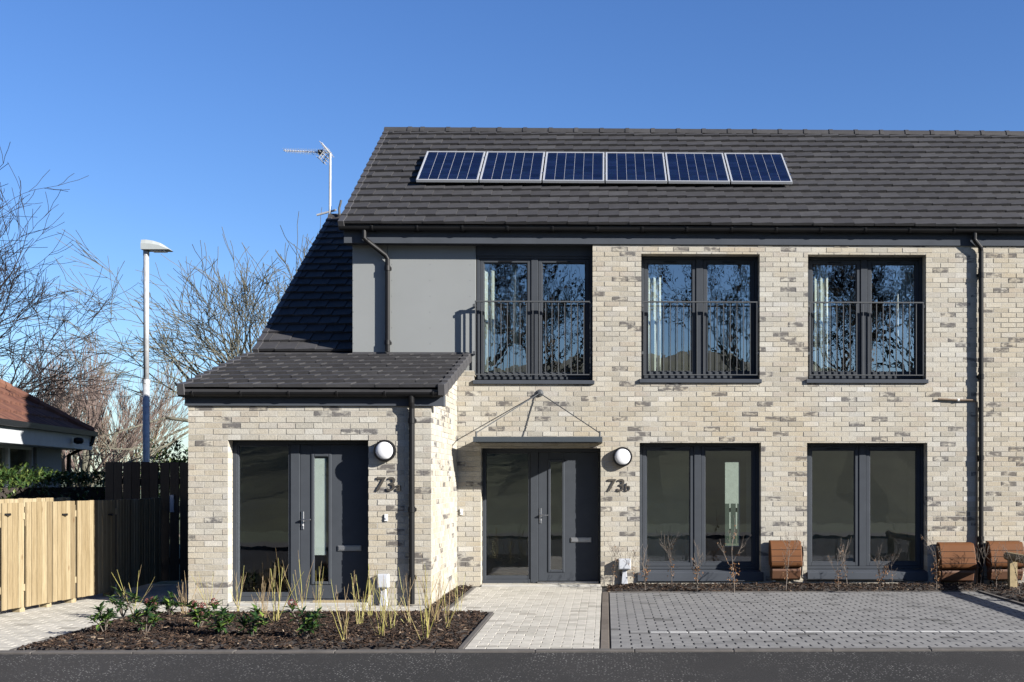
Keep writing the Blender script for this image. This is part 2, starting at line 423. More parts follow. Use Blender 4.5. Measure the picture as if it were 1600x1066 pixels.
# ------------------------------------------------------------------ the terraced house
house = thing('terraced_house', 'cream brick terraced house with dark grey tiled roof and single storey porch wing', 'house', (0, YW, 0))
BL, BH = .2265, .0737
def brick_wall(name, org, ud, nd, u0, u1, z0, z1, ops=(), topf=None, depth=.2, thick=.3, shift=0):
    """courses of separate bricks in front of a mortar backing; ops = (u0,u1,z0,z1) holes"""
    org, ud, nd = Vector(org), Vector(ud), Vector(nd); up = Vector((0,0,1)); b = MB(); e = .004; j = .0048
    def put(a0,a1,c0,c1):
        if a1-a0 < .012 or c1-c0 < .012: return
        o = R.uniform(-.0025,.003); t1, t2 = R.uniform(-.0015,.0015), R.uniform(-.0015,.0015)
        q = lambda a,n,c: org+ud*a+nd*n+up*c
        b.hexa([q(a0,o+t1,c0),q(a1,o-t1,c0),q(a1,-depth,c0),q(a0,-depth,c0),q(a0,o+t2,c1),q(a1,o-t2,c1),q(a1,-depth,c1),q(a0,-depth,c1)])
    row = 0; z = z0
    while z < z1-.01:
        u = u0-(BL/2 if row % 2 else 0)-shift
        while u < u1:
            a0, a1, c0, c1 = max(u+j,u0), min(u+BL-j,u1), z+j, min(z+BH-j,z1)
            a0 += R.uniform(-.0015,.0015); a1 += R.uniform(-.0015,.0015); c0 += R.uniform(-.001,.001); c1 += R.uniform(-.001,.001)
            u += BL
            if topf:
                t = min(topf(a0), topf(a1))
                if c0 > t-.015: continue
                c1 = min(c1, t)
            rects = [(a0,a1,c0,c1)]
            for o0,o1,p0,p1 in ops:
                o0 += e; o1 -= e; p0 += e; p1 -= e; nr = []
                for r0,r1,s0,s1 in rects:
                    if r1 <= o0 or r0 >= o1 or s1 <= p0 or s0 >= p1: nr.append((r0,r1,s0,s1)); continue
                    if s0 >= p0-.02 and s1 <= p1+.02 or True:
                        if r0 < o0: nr.append((r0,o0,s0,s1))
                        if r1 > o1: nr.append((o1,r1,s0,s1))
                        m0, m1 = max(r0,o0), min(r1,o1)
                        if s0 < p0: nr.append((m0,m1,s0,p0))
                        if s1 > p1: nr.append((m0,m1,p1,s1))
                rects = nr
            for r in rects: put(*r)
        z += BH; row += 1
    o = b.build(name, 'brick', house)
    # mortar backing
    k = MB(); us = sorted({u0+.004,u1-.004,*[v for q in ops for v in q[:2]]}); zs = sorted({z0,z1-.004,*[v for q in ops for v in q[2:]]})
    us = [u for u in us if u0 <= u <= u1]; zs = [v for v in zs if z0 <= v <= z1]
    inside = lambda u,v: any(q[0] < u < q[1] and q[2] < v < q[3] for q in ops)
    q = lambda a,n,c: org+ud*a+nd*n+up*c
    f = -.0042
    tp = (lambda a,c: min(c, topf(a)-.01)) if topf else (lambda a,c: c)
    for a,c in zip(us,us[1:]):
        for s0,s1 in zip(zs,zs[1:]):
            if inside((a+c)/2,(s0+s1)/2): continue
            k.quad(q(a,f,s0),q(c,f,s0),q(c,f,tp(c,s1)),q(a,f,tp(a,s1)))
            k.quad(q(a,-thick,s0),q(a,-thick,tp(a,s1)),q(c,-thick,tp(c,s1)),q(c,-thick,s0))
    for o0,o1,p0,p1 in ops:
        o1c, p1c = min(o1,u1), min(p1,z1); openl = p1 > z1
        if not openl: k.quad(q(o0,f,p0),q(o0,f,p1c),q(o0,-thick,p1c),q(o0,-thick,p0))
        if not (openl and (o0 < u0)): k.quad(q(o1c,f,p0),q(o1c,-thick,p0),q(o1c,-thick,p1c),q(o1c,f,p1c))
        k.quad(q(max(o0,u0),f,p0),q(max(o0,u0),-.19 if openl else -thick,p0),q(o1c,-.19 if openl else -thick,p0),q(o1c,f,p0))
        if p1 < z1: k.quad(q(o0,f,p1),q(o1c,f,p1),q(o1c,-thick,p1),q(o0,-thick,p1))
    for uu in ((u0+.004, u1-.004) if not any(p[3] > z1 for p in ops) else (u1-.004,)):
        t = tp(uu, z1-.004); k.quad(q(uu,f,z0),q(uu,f,t),q(uu,-thick,t),q(uu,-thick,z0))
    if not topf: k.quad(q(u0,f,z1-.004),q(u1,f,z1-.004),q(u1,-thick,z1-.004),q(u0,-thick,z1-.004))
    k.build('mortar', 'mortar', o)
    return o

XBR = PX(926.5, YW)          # left edge of the full height brickwork
D2 = (PX(751,YW), PX(939,YW), .03, PZ(700,YW))
WU = [(PX(1001.5,YW), PX(1187.5,YW)), (PX(1262,YW), PX(1447.5,YW))]
ZU0, ZU1 = PZ(597.5,YW,1094), PZ(396.5,YW,1094)
WL = [(PX(999,YW), PX(1189.5,YW)), (PX(1260.5,YW), PX(1449.5,YW))]
ZL0, ZL1 = PZ(905,YW,1094), PZ(691.5,YW,1094)
XW1 = PX(742,YW); ZBAY = PZ(579,YW,735); ZW1 = PZ(600,YW,830)
ZTOP = PZ(380,YW,1094)
ops = [D2, (XPR-.5, XW1-.01, ZBAY, 6), (XW1-.01, XBR, ZW1, 6)]
for x0,x1 in WU: ops.append((x0,x1,ZU0,ZU1))
for x0,x1 in WL: ops.append((x0,x1,ZL0,ZL1))
brick_wall('wall', (0,YW,0), (1,0,0), (0,-1,0), XPR-.1, XE, .0, ZTOP+.12, ops)
D1 = (PX(355.5,YP), PX(576,YP), .03, PZ(687,YP,470))
PT = PZ(634,YP,470)+.1
brick_wall('porch_wall', (0,YP,0), (1,0,0), (0,-1,0), XPL, XPR, 0, PT, [D1], shift=.03)
SL = .2545
EP = (14.34, PZ(606.5,14.34,480))       # porch eave (y,z)
side_top = lambda u: EP[1]+SL*(u+YP-EP[0])-.035
brick_wall('porch_side_wall', (XPR,YP,0), (0,1,0), (1,0,0), .008, YW-YP-.002, 0, 3.5, (), side_top, depth=.1, thick=.25, shift=.11)
# shell: gables, rear, left side (plain)
g = MB()
def roofz(y): return EAVE[1]+(RIDGE[1]-EAVE[1])*(y-EAVE[0])/(RIDGE[0]-EAVE[0]) if y < YR else RIDGE[1]-(RIDGE[1]-EAVE[1])*(y-YR)/(RIDGE[0]-EAVE[0])
def gable(x0, x1):
    pts = [(YB+.06,0),(REAR,0),(REAR,roofz(REAR)-.12),(YR,RIDGE[1]-.12),(YB+.06,roofz(YB)-.12)]
    g.prism(pts, x0, x1)
gable(XC+.002, XC+.25); gable(XE-.3, XE-.05)
RD = (PX(1131,REAR), PX(1154,REAR), .2, PZ(722,REAR,1140))     # rear glazed door in line with the right hand window
g.box(XC+.26, RD[0], REAR-.25, REAR, 0, 5); g.box(RD[1], XE-.3, REAR-.25, REAR, 0, 5)
g.box(RD[0], RD[1], REAR-.25, REAR, RD[3], 5); g.box(RD[0], RD[1], REAR-.25, REAR, 0, RD[2])
# wing: left wall and rear
WR = (22.15, 6.60); WK = (17.42, EP[1]+SL*(17.42-EP[0]))
g.prism([(YP+.31,0),(WR[0]+2.5,0),(WR[0]+2.5,4.6),(WR[0],WR[1]-.12),(WK[0],WK[1]-.12),(YP+.31,EP[1]+SL*(YP+.31-EP[0])-.12)], XPL+.003, XPL+.25)
g.box(XPL+.26, XC, WR[0]+2.2, WR[0]+2.45, 0, 4.5)
g.build('rear_wall', 'render', house)
# rooms
g = MB()
g.box(XC+.26, XE-.31, YW+.31, REAR-.26, -.02, .02)
g.box(XPL+.26, XPR-.26, YP+.31, YW+1.4, -.02, .02)
g.box(XC+.26, XE-.31, YW+.31, REAR-.26, 2.42, 2.85)      # storey floor
g.box(XC+.26, XE-.31, YW+.33, REAR-.26, 5.0, 5.05)       # ceiling
g.build('floor', 'roomfloor', house)
g = MB()
for x in (-2.3, 0.05, 2.55, 5.2):
    g.box(x-.05, x+.05, YW+.32, REAR-.27, 2.86, 4.99)
for x in (-2.6, .02, 2.92, 5.2):
    g.box(x-.05, x+.05, YW+.32, REAR-.27, .03, 2.41)
g.box(-2.5, -.05, YW+2.2, YW+2.3, .03, 2.41)
g.box(.08, 1.28, YW+1.9, YW+2.0, .03, 2.41)              # partition behind the left sash
g.box(1.28, 1.38, YW+1.9, REAR-.9, .03, 2.41)
g.box(2.97, 5.14, YW+2.6, YW+2.7, .03, 2.41)
g.box(-3.4, 5.1, YW+3.4, YW+3.5, 2.86, 4.99)
g.box(XPL+.26, XPR-.26, YW+1.4, YW+1.5, .03, 2.41)
g.box(XPL+.26, XPR-.26, YP+.33, YW+1.4, 2.42, 2.46)
g.build('room_partition', 'room', house)

# ------------- roofs
def tile_roof(name, x0, x1, e, t, rows, tw=.3, th=.034, verge_l=True, verge_r=False, x1f=None, seed=1, xoff=0):
    rr = random.Random(seed)
    dy, dz = t[0]-e[0], t[1]-e[1]; L = math.hypot(dy,dz); s = Vector((0,dy/L,dz/L)); n = Vector((0,-dz/L,dy/L)); ax = Vector((1,0,0))
    b = MB(); gauge = L/rows; O = Vector((0,e[0],e[1]))
    for r in range(rows):
        s0 = r*gauge; s1 = s0+gauge+.05 if r < rows-1 else s0+gauge
        x = x0-(tw/2 if r % 2 else 0)+xoff*0
        while x < x1-.01:
            a, c = max(x,x0), min(x+tw,x1); x += tw
            if c-a < .02: continue
            h = rr.uniform(0,.003); ds = rr.uniform(-.004,.004); hr = .010+rr.uniform(0,.005)
            mid = (a+c)/2
            segs = ((a,mid),(mid,c)) if c-a > .2 else ((a,c),)
            lo, hi = .044+h, .006
            # one tile: left edge low, right edge lifted over its neighbour
            q = lambda u,v,w: O+ax*u+s*v+n*w
            b.hexa([q(a+.001,s0+ds,lo-th),q(c-.002,s0+ds,lo-th),q(c-.002,s1,hi-th),q(a+.001,s1,hi-th),
                    q(a+.001,s0+ds,lo),q(c-.002,s0+ds,lo+hr),q(c-.002,s1,hi+hr),q(a+.001,s1,hi)])
    o = b.build(name, 'tile', house)
    d = MB(); q = lambda u,v,w: O+ax*u+s*v+n*w
    d.hexa([q(x0+.01,.02,-.11),q(x1-.01,.02,-.11),q(x1-.01,L,-.11),q(x0+.01,L,-.11),q(x0+.01,.02,-.02),q(x1-.01,.02,-.02),q(x1-.01,L,-.02),q(x0+.01,L,-.02)])
    d.build('roof_deck', 'tile_edge', o)
    if verge_l or verge_r:
        for on, xa, xb in ((verge_l,x0-.035,x0+.055),(verge_r,x1-.055,x1+.035)):
            if not on: continue
            v = MB()
            for r in range(rows):
                s0 = r*gauge; s1 = s0+gauge+.02 if r < rows-1 else s0+gauge
                v.hexa([q(xa,s0-.012,-.09),q(xb,s0-.012,-.09),q(xb,s1,-.105),q(xa,s1,-.105),q(xa,s0-.012,.055),q(xb,s0-.012,.055),q(xb,s1,.026),q(xa,s1,.026)])
            v.build('verge_cap', 'tile_edge', o, bevel=.006)
    return o
mr = tile_roof('roof', XVL, XE, EAVE, RIDGE, 16, seed=3)
b = MB(); dy = 4.2; b.prism([(YR,RIDGE[1]+.02),(YR+dy,roofz(YR+dy)+.02),(YR+dy,roofz(YR+dy)-.08),(YR,RIDGE[1]-.08)], XVL, XE); b.build('rear_slope', 'tile_edge', mr)
b = MB(); x = XVL-.03; first = True
prof = lambda r: [(YR+r*math.cos(a)*1.25, RIDGE[1]-.045+r*math.sin(a)*1.0) for a in [math.pi*k/8 for k in range(9)]]
while x < XE:
    L = .45 if x > XVL+.5 or first else .22
    b.prism(prof(.105), x, x+L-.004); b.prism(prof(.114), x+L-.04, x+L+.03); x += L; first = False
b.build('ridge_tile', 'tile', mr)
pr = tile_roof('porch_roof', PX(281,14.34), -2.03, EP, (YB-.005, EP[1]+SL*(YB-.005-EP[0])), 9, verge_l=True, verge_r=True, seed=5)
wr = tile_roof('wing_roof', PX(281,14.34), XC-.004, (WK[0]-.03,WK[1]+.0), WR, 19, verge_l=True, seed=8)
b = MB(); lk = EP[1]+SL*(YB-EP[0])
b.prism([(YB-.02,lk-.005),(WK[0]+.02,WK[1]+.004),(WK[0]+.02,WK[1]-.1),(YB-.02,lk-.11)], PX(281,14.34)-.02, XC-.004); b.build('roof_step', 'tile', wr)
b = MB(); b.prism([(WR[0],WR[1]+.02),(WR[0]+3,WR[1]-1.95),(WR[0]+3,WR[1]-2.05),(WR[0],WR[1]-.1)], PX(281,14.34), XC-.004); b.build('rear_slope', 'tile_edge', wr)
b = MB(); x = PX(281,14.34)-.03
while x < XC-.05:
    x2 = min(x+.45, XC-.01); b.prism([(WR[0]+(y-YR), z-RIDGE[1]+WR[1]) for y,z in prof(.1)], x, x2-.004); x = x2
b.build('ridge_tile', 'tile', wr)
b = MB(); b.tube([P(530.5,336,22), P(530,325,22), P(532,318,22), P(533,313,22)], .022, 8); b.build('vent_pipe', 'steel_dark', wr)
# lead flashing where porch roof meets the bay
b = MB(); b.box(XC, PX(730,YW)+.0, YB-.012, YB-.004, lk-.02, lk+.035); b.build('flashing', 'tile_edge', pr)

# ------------- fascia, gutters
def gutter(x0, x1, yc, zc, r=.058, brk=None):
    b = MB(); n = 8
    out = [(yc+r*math.cos(a), zc+r*math.sin(a)) for a in [math.pi+math.pi*k/n for k in range(n+1)]]
    inn = [(yc+(r-.006)*math.cos(a), zc+(r-.006)*math.sin(a)) for a in [2*math.pi-math.pi*k/n for k in range(n+1)]]
    b.prism(out+inn, x0, x1)
    for xx in (x0, x1-.006): b.prism(out, xx, xx+.006)
    o = b.build('gutter', 'black', house)
    for bx in brk:
        k = MB()
        k.prism([(yc+(r+.007)*math.cos(a), zc+(r+.007)*math.sin(a)) for a in [math.pi+math.pi*q/n for q in range(n+1)]], bx-.014, bx+.014)
        k.box(bx-.014, bx+.014, yc-r-.01, yc-r, zc-.01, zc+.012)
        k.box(bx-.05, bx+.05, yc+r-.03, yc+r+.03, zc-.06, zc+.0)
        k.build('gutter_bracket', 'black', o, bevel=.003)
    return o
ZF0 = PZ(382.5,16.98,1094); ZG = PZ(357,16.9,1094)
g = MB(); g.box(XVL+.02, XE, 16.975, 17.02, ZF0, EAVE[1]-.03); g.box(XVL+.02,XE,17.02,YB+.06,ZF0+.012,ZF0+.03); g.build('fascia', 'fascia', house, bevel=.003)
gutter(XVL-.02, XE, 16.912, ZG, brk=[XVL+.45+.98*i*.67 for i in range(20)])
ZPF0 = PZ(634.5,14.48,480); ZPG = PZ(613,14.4,480)
g = MB(); g.box(PX(289,14.48), PX(694,14.48), 14.47, 14.515, ZPF0, EP[1]-.03); g.box(PX(289,14.48),XPL-.001,14.515,YP+2.6,ZPF0+.01,ZPF0+.03); g.build('fascia', 'fascia', house, bevel=.003)
g = MB(); xx = PX(694,14.48); g.box(xx-.045, xx, 14.516, 14.62, ZPF0, ZPF0+.14); g.build('fascia_end', 'fascia', house, bevel=.003)
gutter(PX(279,14.4), PX(692,14.4), 14.405, ZPG, brk=[PX(279+98+75*i,14.4) for i in range(-1,5)])
def pipe(pts, r=.036, collars=(), mat='black'):
    b = MB(); b.tube(pts, r, 12)
    for z in collars:
        x, y = pts[-1][0], pts[-1][1]; b.tube([(x,y,z-.035),(x,y,z+.035)], r+.009, 12); b.box(x-.05,x+.05,y+.015,y+.075,z-.02,z+.02)
    return b.build('downpipe', mat, house, smooth=False)
yp = YP-.062; x = PX(643.5,yp)
pipe([(x,14.40,ZPG-.03),(x,14.41,ZPG-.12),(x,yp,ZPG-.2),(x,yp,0.02)], collars=(ZPG-.35, 1.2, .35))
yb = YB-.065; x0 = PX(569,16.91); x1 = PX(605.5,yb)
pipe([(x0,16.912,ZG-.04),(x0,16.915,ZG-.16),(x0+.04,16.925,ZG-.2),(x1-.03,yb-.01,ZG-.37),(x1,yb,ZG-.43),(x1,yb,EP[1]+SL*(yb-EP[0])+.05)], collars=(4.7,3.6))
yw = YW-.062; x0 = PX(1523,16.9); x1 = PX(1533,yw)
pipe([(x0,16.912,ZG-.04),(x0,16.915,ZG-.14),(x0+.02,16.92,ZG-.17),(x1-.01,yw-.01,ZG-.26),(x1,yw,ZG-.31),(x1,yw,.02)], collars=(4.6,3.1,1.9,.7))
# thin overflow pipe beside it
b = MB(); za = PZ(625.5,YW,1490); yo = YW-.03
b.tube([(PX(1466,yo),yo,za+.015),(PX(1500,yo),yo,za),(PX(1522,yo),yo,za),(PX(1526.5,yo),yo,za-.03),(PX(1526.5,yo),yo,.45),(PX(1526.5,yo),yo-.02,.02)], .014, 8)
b.build('overflow_pipe', 'copper', house)
b = MB(); b.tube([(PX(1496,yo),yo,za),(PX(1499,yo),yo,za)], .02, 8); b.build('pipe_clip', 'white', house)

# ------------- cladding bay
ZB0 = EP[1]+SL*(YB-EP[0])-.06
g = MB(); xs = PX(605.5,YB)
ZHB = PZ(401,YB,640)
g.box(XC, xs-.003, YB, YB+.05, ZB0, ZF0+.02); g.build('cladding_panel', 'clad', house, bevel=.002)
g = MB(); g.box(xs+.003, XW1-.006, YB, YB+.05, ZBAY-.02, ZF0+.02); cp = g.build('cladding_panel', 'clad', house, bevel=.002)
g = MB(); g.box(XW1, XBR-.005, YB-.01, YB+.04, PZ(400,YB,830), ZF0+.02); g.build('cladding_panel', 'fascia', house)
g = MB()
for px, col in ((552,0),(587,0),(612,1),(672,1),(734.5,1)):
    for k in range(7):
        z = ZHB-.12-k*.235; q = P(px,500,YB)
        g = MB(); g.lathe((q.x,YB,z),(0,-1,0),[(.005,0),(.005,.0025)],8); g.build('rivet', 'rivet', cp)
g = MB(); g.box(XPR-.4, XW1-.01, YW+.02, YB+.05, ZBAY-.03, ZBAY+.0); g.build('bay_sill', 'fascia', house)

# ------------- windows
def window(x0, x1, z0, z1, y, label=None, upper=False, sillx=.03, sill_h=.085, split=None):
    """frame front at depth y; the sill oversails the wall face"""
    f = MB(); w = x1-x0; so = .042; hm = .05; zb = z0+sill_h
    xm = x0+w*(split or .5); d0, d1 = y, y+.075
    f.box(x0,x0+so,d0,d1,zb,z1); f.box(x1-so,x1,d0,d1,zb,z1); f.box(x0+so,x1-so,d0,d1,z1-so,z1); f.box(x0+so,x1-so,d0,d1,zb,zb+so)
    f.box(xm-hm,xm+hm,d0,d1,zb+so,z1-so)
    o = f.build('window', 'dark', house, bevel=.004)
    if label: o['label'] = label
    for a, c in ((x0+so,xm-hm),(xm+hm,x1-so)):
        s = MB(); t = .054; za, zc = zb+so+.004, z1-so-.004; a += .004; c -= .004; e0, e1 = y+.012, y+.07
        s.box(a,a+t,e0,e1,za,zc); s.box(c-t,c,e0,e1,za,zc); s.box(a+t,c-t,e0,e1,zc-t,zc); s.box(a+t,c-t,e0,e1,za,za+t)
        # glazing bead step
        h = .014
        s.box(a+t,a+t+h,e0+.016,e1,za+t,zc-t); s.box(c-t-h,c-t,e0+.016,e1,za+t,zc-t); s.box(a+t+h,c-t-h,e0+.016,e1,zc-t-h,zc-t); s.box(a+t+h,c-t-h,e0+.016,e1,za+t,za+t+h)
        s.build('sash', 'dark', o, bevel=.004)
        p = MB(); p.box(a+t+h-.004,c-t-h+.004,e0+.034,e0+.040,za+t+h-.004,zc-t-h+.004); p.build('pane', 'glassup' if upper else 'glass', o)
        v = MB(); v.box((a+c)/2-.1,(a+c)/2+.1,e0-.006,e0,zc-.045,zc-.03); v.build('trickle_vent', 'black', o)
    s = MB(); yf = YW-.035
    s.hexa([(x0-sillx,yf,z0),(x1+sillx,yf,z0),(x1+sillx,y+.02,z0),(x0-sillx,y+.02,z0),(x0-sillx,yf,zb-.03),(x1+sillx,yf,zb-.03),(x1+sillx,y+.02,zb-.004),(x0-sillx,y+.02,zb-.004)])
    s.build('sill', 'fascia', o, bevel=.004)
    return o
YWF = YW+.195
window(XW1+.005, XBR-.012, ZW1-.005, PZ(400,YWF,830), YWF, 'upper window in the grey clad bay with two curtain strips', True, sillx=.035)
window(WU[0][0]+.006, WU[0][1]-.006, ZU0-.01, ZU1-.004, YWF, None, True)
window(WU[1][0]+.006, WU[1][1]-.006, ZU0-.01, ZU1-.004, YWF, None, True)
window(WL[0][0]+.006, WL[0][1]-.006, ZL0-.03, ZL1-.004, YWF, None, False, .035, .16, .485)
window(WL[1][0]+.006, WL[1][1]-.006, ZL0-.03, ZL1-.004, YWF, None, False, .0, .16, .485)

# ------------- juliet balconies
def balcony(x0, x1, ztop, zbot, y, label, ends=False):
    t = thing('juliet_balcony', label, 'balcony railing', ((x0+x1)/2, y, zbot), 'juliet balconies across the upper windows')
    MB().box(x0,x1,y-.02,y+.02,ztop-.009,ztop+.009).build('top_rail','steel_dark',t)
    MB().box(x0,x1,y-.02,y+.02,zbot-.007,zbot+.007).build('bottom_rail','steel_dark',t)
    n = max(2, round((x1-x0)/.097))
    for i in range(n+1):
        bx = x0+.008+(x1-x0-.016)*i/n
        hd_ = .022 if i in (0,n) else .008
        MB().box(bx-.0052,bx+.0052,y-hd_,y+hd_,zbot+.0075,ztop-.0095).build('baluster','steel_dark',t)
    for bx, s in ((x0,1),(x1,-1)):
        for z in (ztop-.06, zbot+.32):
            b = MB(); b.box(bx-.03*(1 if s>0 else 0), bx+.03*(1 if s<0 else 0)+.004, y-.022, y+.022, z-.022, z+.022)
            if ends and s > 0: b.box(bx-.03,bx+.0,y+.02,YB+.0,z-.014,z+.014)
            b.build('bracket','steel_dark',t, bevel=.003)
    return t
ZR1, ZR0 = PZ(471.5,YW,1094), PZ(585.5,YW,1094)
balcony(PX(741.5,YW), PX(923,YW), ZR1, ZR0, YW+.045, 'grey Juliet balcony railing across the upper window beside the grey cladding', True)
balcony(WU[0][0]+.035, WU[0][1]-.035, ZR1, ZR0, YW+.035, 'grey Juliet balcony railing on the middle upper window')
balcony(WU[1][0]+.035, WU[1][1]-.035, ZR1, ZR0, YW+.035, 'grey Juliet balcony railing on the upper window nearest the right downpipe')

# ------------- curtains
def curtain(px0, px1, zt, zb, y, label, amp=.02, n=3.0):
    b = MB(); x0, x1 = PX(px0,y), PX(px1,y); k = 28; i0 = 0
    for j, (dz, o) in enumerate(((zt,0),(zb,0),(zt,.004),(zb,.004))):
        for i in range(k+1):
            t = i/k; a = t*n*2*math.pi
            b.v.append((x0+(x1-x0)*t+(.01*math.sin(3*a) if dz==zb else 0), y+o+amp*math.sin(a)*(1.15 if dz==zb else 1)+.25*amp*math.sin(2.3*a+1), dz))
    m = k+1
    for i in range(k):
        b.f.append((i,i+1,m+i+1,m+i)); b.f.append((2*m+i,3*m+i,3*m+i+1,2*m+i+1))
        b.f.append((i,2*m+i,2*m+i+1,i+1)); b.f.append((m+i,m+i+1,3*m+i+1,3*m+i))
    for i in (0,k): b.f.append((i,m+i,3*m+i,2*m+i))
    b.build('curtain', 'curtain', origin=((x0+x1)/2,y,zb), smooth=True, props=dict(label=label, cat='curtain', group='curtains behind the upper windows'))
zc1, zc0 = PZ(405,YW,1000), PZ(590,YW,1000)
yc = YW+.335
curtain(748,773,zc1,zc0,yc,'white curtain at the left edge of the upper window beside the grey cladding',n=2)
curtain(799,811,zc1,zc0,yc,'narrow white curtain near the mullion of the upper window beside grey cladding',n=1.2)
curtain(1006,1033,zc1,zc0,yc,'white folded curtain at the left edge of the middle upper window',n=3)
curtain(1158,1180,zc1,zc0,yc+.05,'shaded curtain at the right edge of the middle upper window',n=3)
curtain(1266,1294,zc1,zc0,yc,'white folded curtain at the left edge of the right-hand upper window',n=3)
curtain(1396,1434,zc1,zc0,yc+.05,'wide shaded curtain at the right edge of the right-hand upper window',n=4)

# ------------- front doors
def door(x0,x1,z0,z1,yw,pg0,pg1,pm0,pm1,lite,ztopl,zbotl,hx,hz,lp,label,infill=False):
    """x0..z1 the opening in the wall; pg glass, pm mid post, lite = glazed strip in the leaf"""
    y = yw+.185
    f = MB(); so = .055
    x0 += .005; x1 -= .005; z1 -= .005
    f.box(x0,x0+so,y,y+.08,z0,z1); f.box(x1-.03,x1,y,y+.08,z0,z1); f.box(x0+so,x1-.03,y,y+.08,z1-.05,z1); f.box(pm0,pm1,y,y+.08,z0,z1-.05)
    f.box(x0+so,pm0,y+.005,y+.08,z0,z0+.06)
    # sidelight inner frame
    s0, s1 = x0+so, pm0
    f.box(s0,pg0,y+.014,y+.07,z0+.06,z1-.05); f.box(pg1,s1,y+.014,y+.07,z0+.06,z1-.05); f.box(pg0,pg1,y+.014,y+.07,z0+.06,z0+.115); f.box(pg0,pg1,y+.014,y+.07,z1-.075,z1-.05)
    o = f.build('door_surround','dark',house,bevel=.004)
    p = MB(); p.box(pg0-.005,pg1+.005,y+.045,y+.051,z0+.11,z1-.07); p.build('sidelight_pane','glass',o)
    # leaf
    d = MB(); l0, l1, za, zb = pm1+.004, x1-.034, z0+.035, z1-.055; yl = y+.012; yd = y+.056
    a, c = lite
    d.box(l0,a,yl,yd,za,zb); d.box(c,l1,yl,yd,za,zb); d.box(a,c,yl,yd,za,zbotl); d.box(a,c,yl,yd,ztopl,zb)
    e = d.build('door','dark',house,bevel=.003); e['label'] = label
    # moulded frame round the glass
    m = MB(); t = .026
    m.box(a-.012,a+t,yl-.012,yl+.02,zbotl-.012,ztopl+.012); m.box(c-t,c+.012,yl-.012,yl+.02,zbotl-.012,ztopl+.012)
    m.box(a+t,c-t,yl-.012,yl+.02,ztopl-t,ztopl+.012); m.box(a+t,c-t,yl-.012,yl+.02,zbotl-.012,zbotl+t)
    m.build('glazing_frame','dark',e,bevel=.006)
    p = MB(); p.box(a+t-.004,c-t+.004,yl+.014,yl+.018,zbotl+t-.004,ztopl-t+.004); p.build('pane','glass',e)
    if infill:
        q = MB(); q.box(a+t-.003,c-t-.035,yl+.0195,yl+.022,zbotl+.36,ztopl-.045); q.build('infill','white',e)  # white sheet added behind the glass to make its upper part pale
    h = MB(); h.box(hx-.017,hx+.017,yl-.012,yl-.001,hz-.125,hz+.105); h.lathe((hx,yl-.012,hz),(0,-1,0),[(.011,0),(.011,.045)],10)
    h.tube([(hx,yl-.052,hz),(hx+.05,yl-.054,hz+.001),(hx+.115,yl-.05,hz)],[.011,.0105,.009],8); h.lathe((hx,yl-.012,hz-.075),(0,-1,0),[(.014,0),(.014,.01)],12)
    h.build('handle','alu',e,bevel=.004)
    q = MB(); q.box(lp[0],lp[1],yl-.014,yl-.001,lp[2],lp[3]); q.box(lp[0]+.012,lp[1]-.012,yl-.02,yl-.014,lp[2]+.011,lp[3]-.011); q.build('letter_plate','silver',e,bevel=.003)
    w = MB(); w.box(pm1-.01,x1-.03,y-.03,y+.06,z0,z0+.03); w.build('threshold','alu',e,bevel=.004)
    return o
yd = YP+.2; X = lambda p: PX(p,yd); Z = lambda p: PZ(p,yd,470)
door(*D1,YP, X(373),X(450.5), X(454.5),X(468.5), (X(488),X(516.5)), Z(710.5), Z(912), X(473), Z(812), (X(528),X(565),Z(861),Z(852.5)), 'dark grey front door with white sheet added behind its glazed strip', True)
yd = YW+.2; X = lambda p: PX(p,yd); Z = lambda p: PZ(p,yd,850)
door(*D2,YW, X(758.5),X(825.5), X(829),X(841), (X(857.5),X(881)), Z(719), Z(893), X(844.5), Z(805), (X(892),X(924),Z(847.5),Z(840)), 'dark grey front door under the canopy with clear glazed strip')
for q_,y_ in ((D2,YW-.01),(D1,YP)): MB().box(q_[0]+.01,q_[1]-.01,y_-.01,y_+.3,-.04,.028).build('door_step','slab',house,bevel=.006)
g = MB(); g.box(PX(488,YP),PX(556,YP),YP+.02,YP+.07,.03,.06); g.build('door_bar','wood',house)

# ------------- canopy over door b
yc0 = YW-.74; zc0, zc1 = PZ(690.5,yc0,840), PZ(682.5,yc0,840); cx0, cx1 = PX(740,yc0), PX(940.5,yc0)
cn = thing('door_canopy', 'thin grey flat door canopy hung on two rods above the door beside the porch', 'canopy', ((cx0+cx1)/2, YW, zc0))
g = MB(); g.box(cx0,cx1,yc0,YW-.006,zc0+.004,zc1-.012); g.build('slab','steel_side',cn)
g = MB(); g.box(cx0-.004,cx1+.004,yc0-.008,yc0-.0005,zc0,zc1); g.box(cx0-.005,cx0-.0005,yc0,YW-.01,zc0,zc1); g.box(cx1+.0005,cx1+.005,yc0,YW-.01,zc0,zc1); g.build('edge_trim','steel_side',cn)
bq = P(843.5,614.5,YW)
g = MB(); g.lathe((bq.x,YW-.002,bq.z),(0,-1,0),[(.05,0),(.055,.006),(.05,.02),(.025,.03),(.02,.06)],20); g.build('wall_boss','steel_dark',cn)
for s, ex in ((-1,cx0+.03),(1,cx1-.03)):
    g = MB(); g.tube([(bq.x+s*.012,YW-.05,bq.z-.01),(ex,yc0+.05,zc1+.055)],.0075,8); g.build('tie_rod','steel_dark',cn)
    g = MB(); g.tube([(ex,yc0+.05,zc1-.012),(ex,yc0+.05,zc1+.075)],.013,8); g.build('rod_fixing','steel_dark',cn)

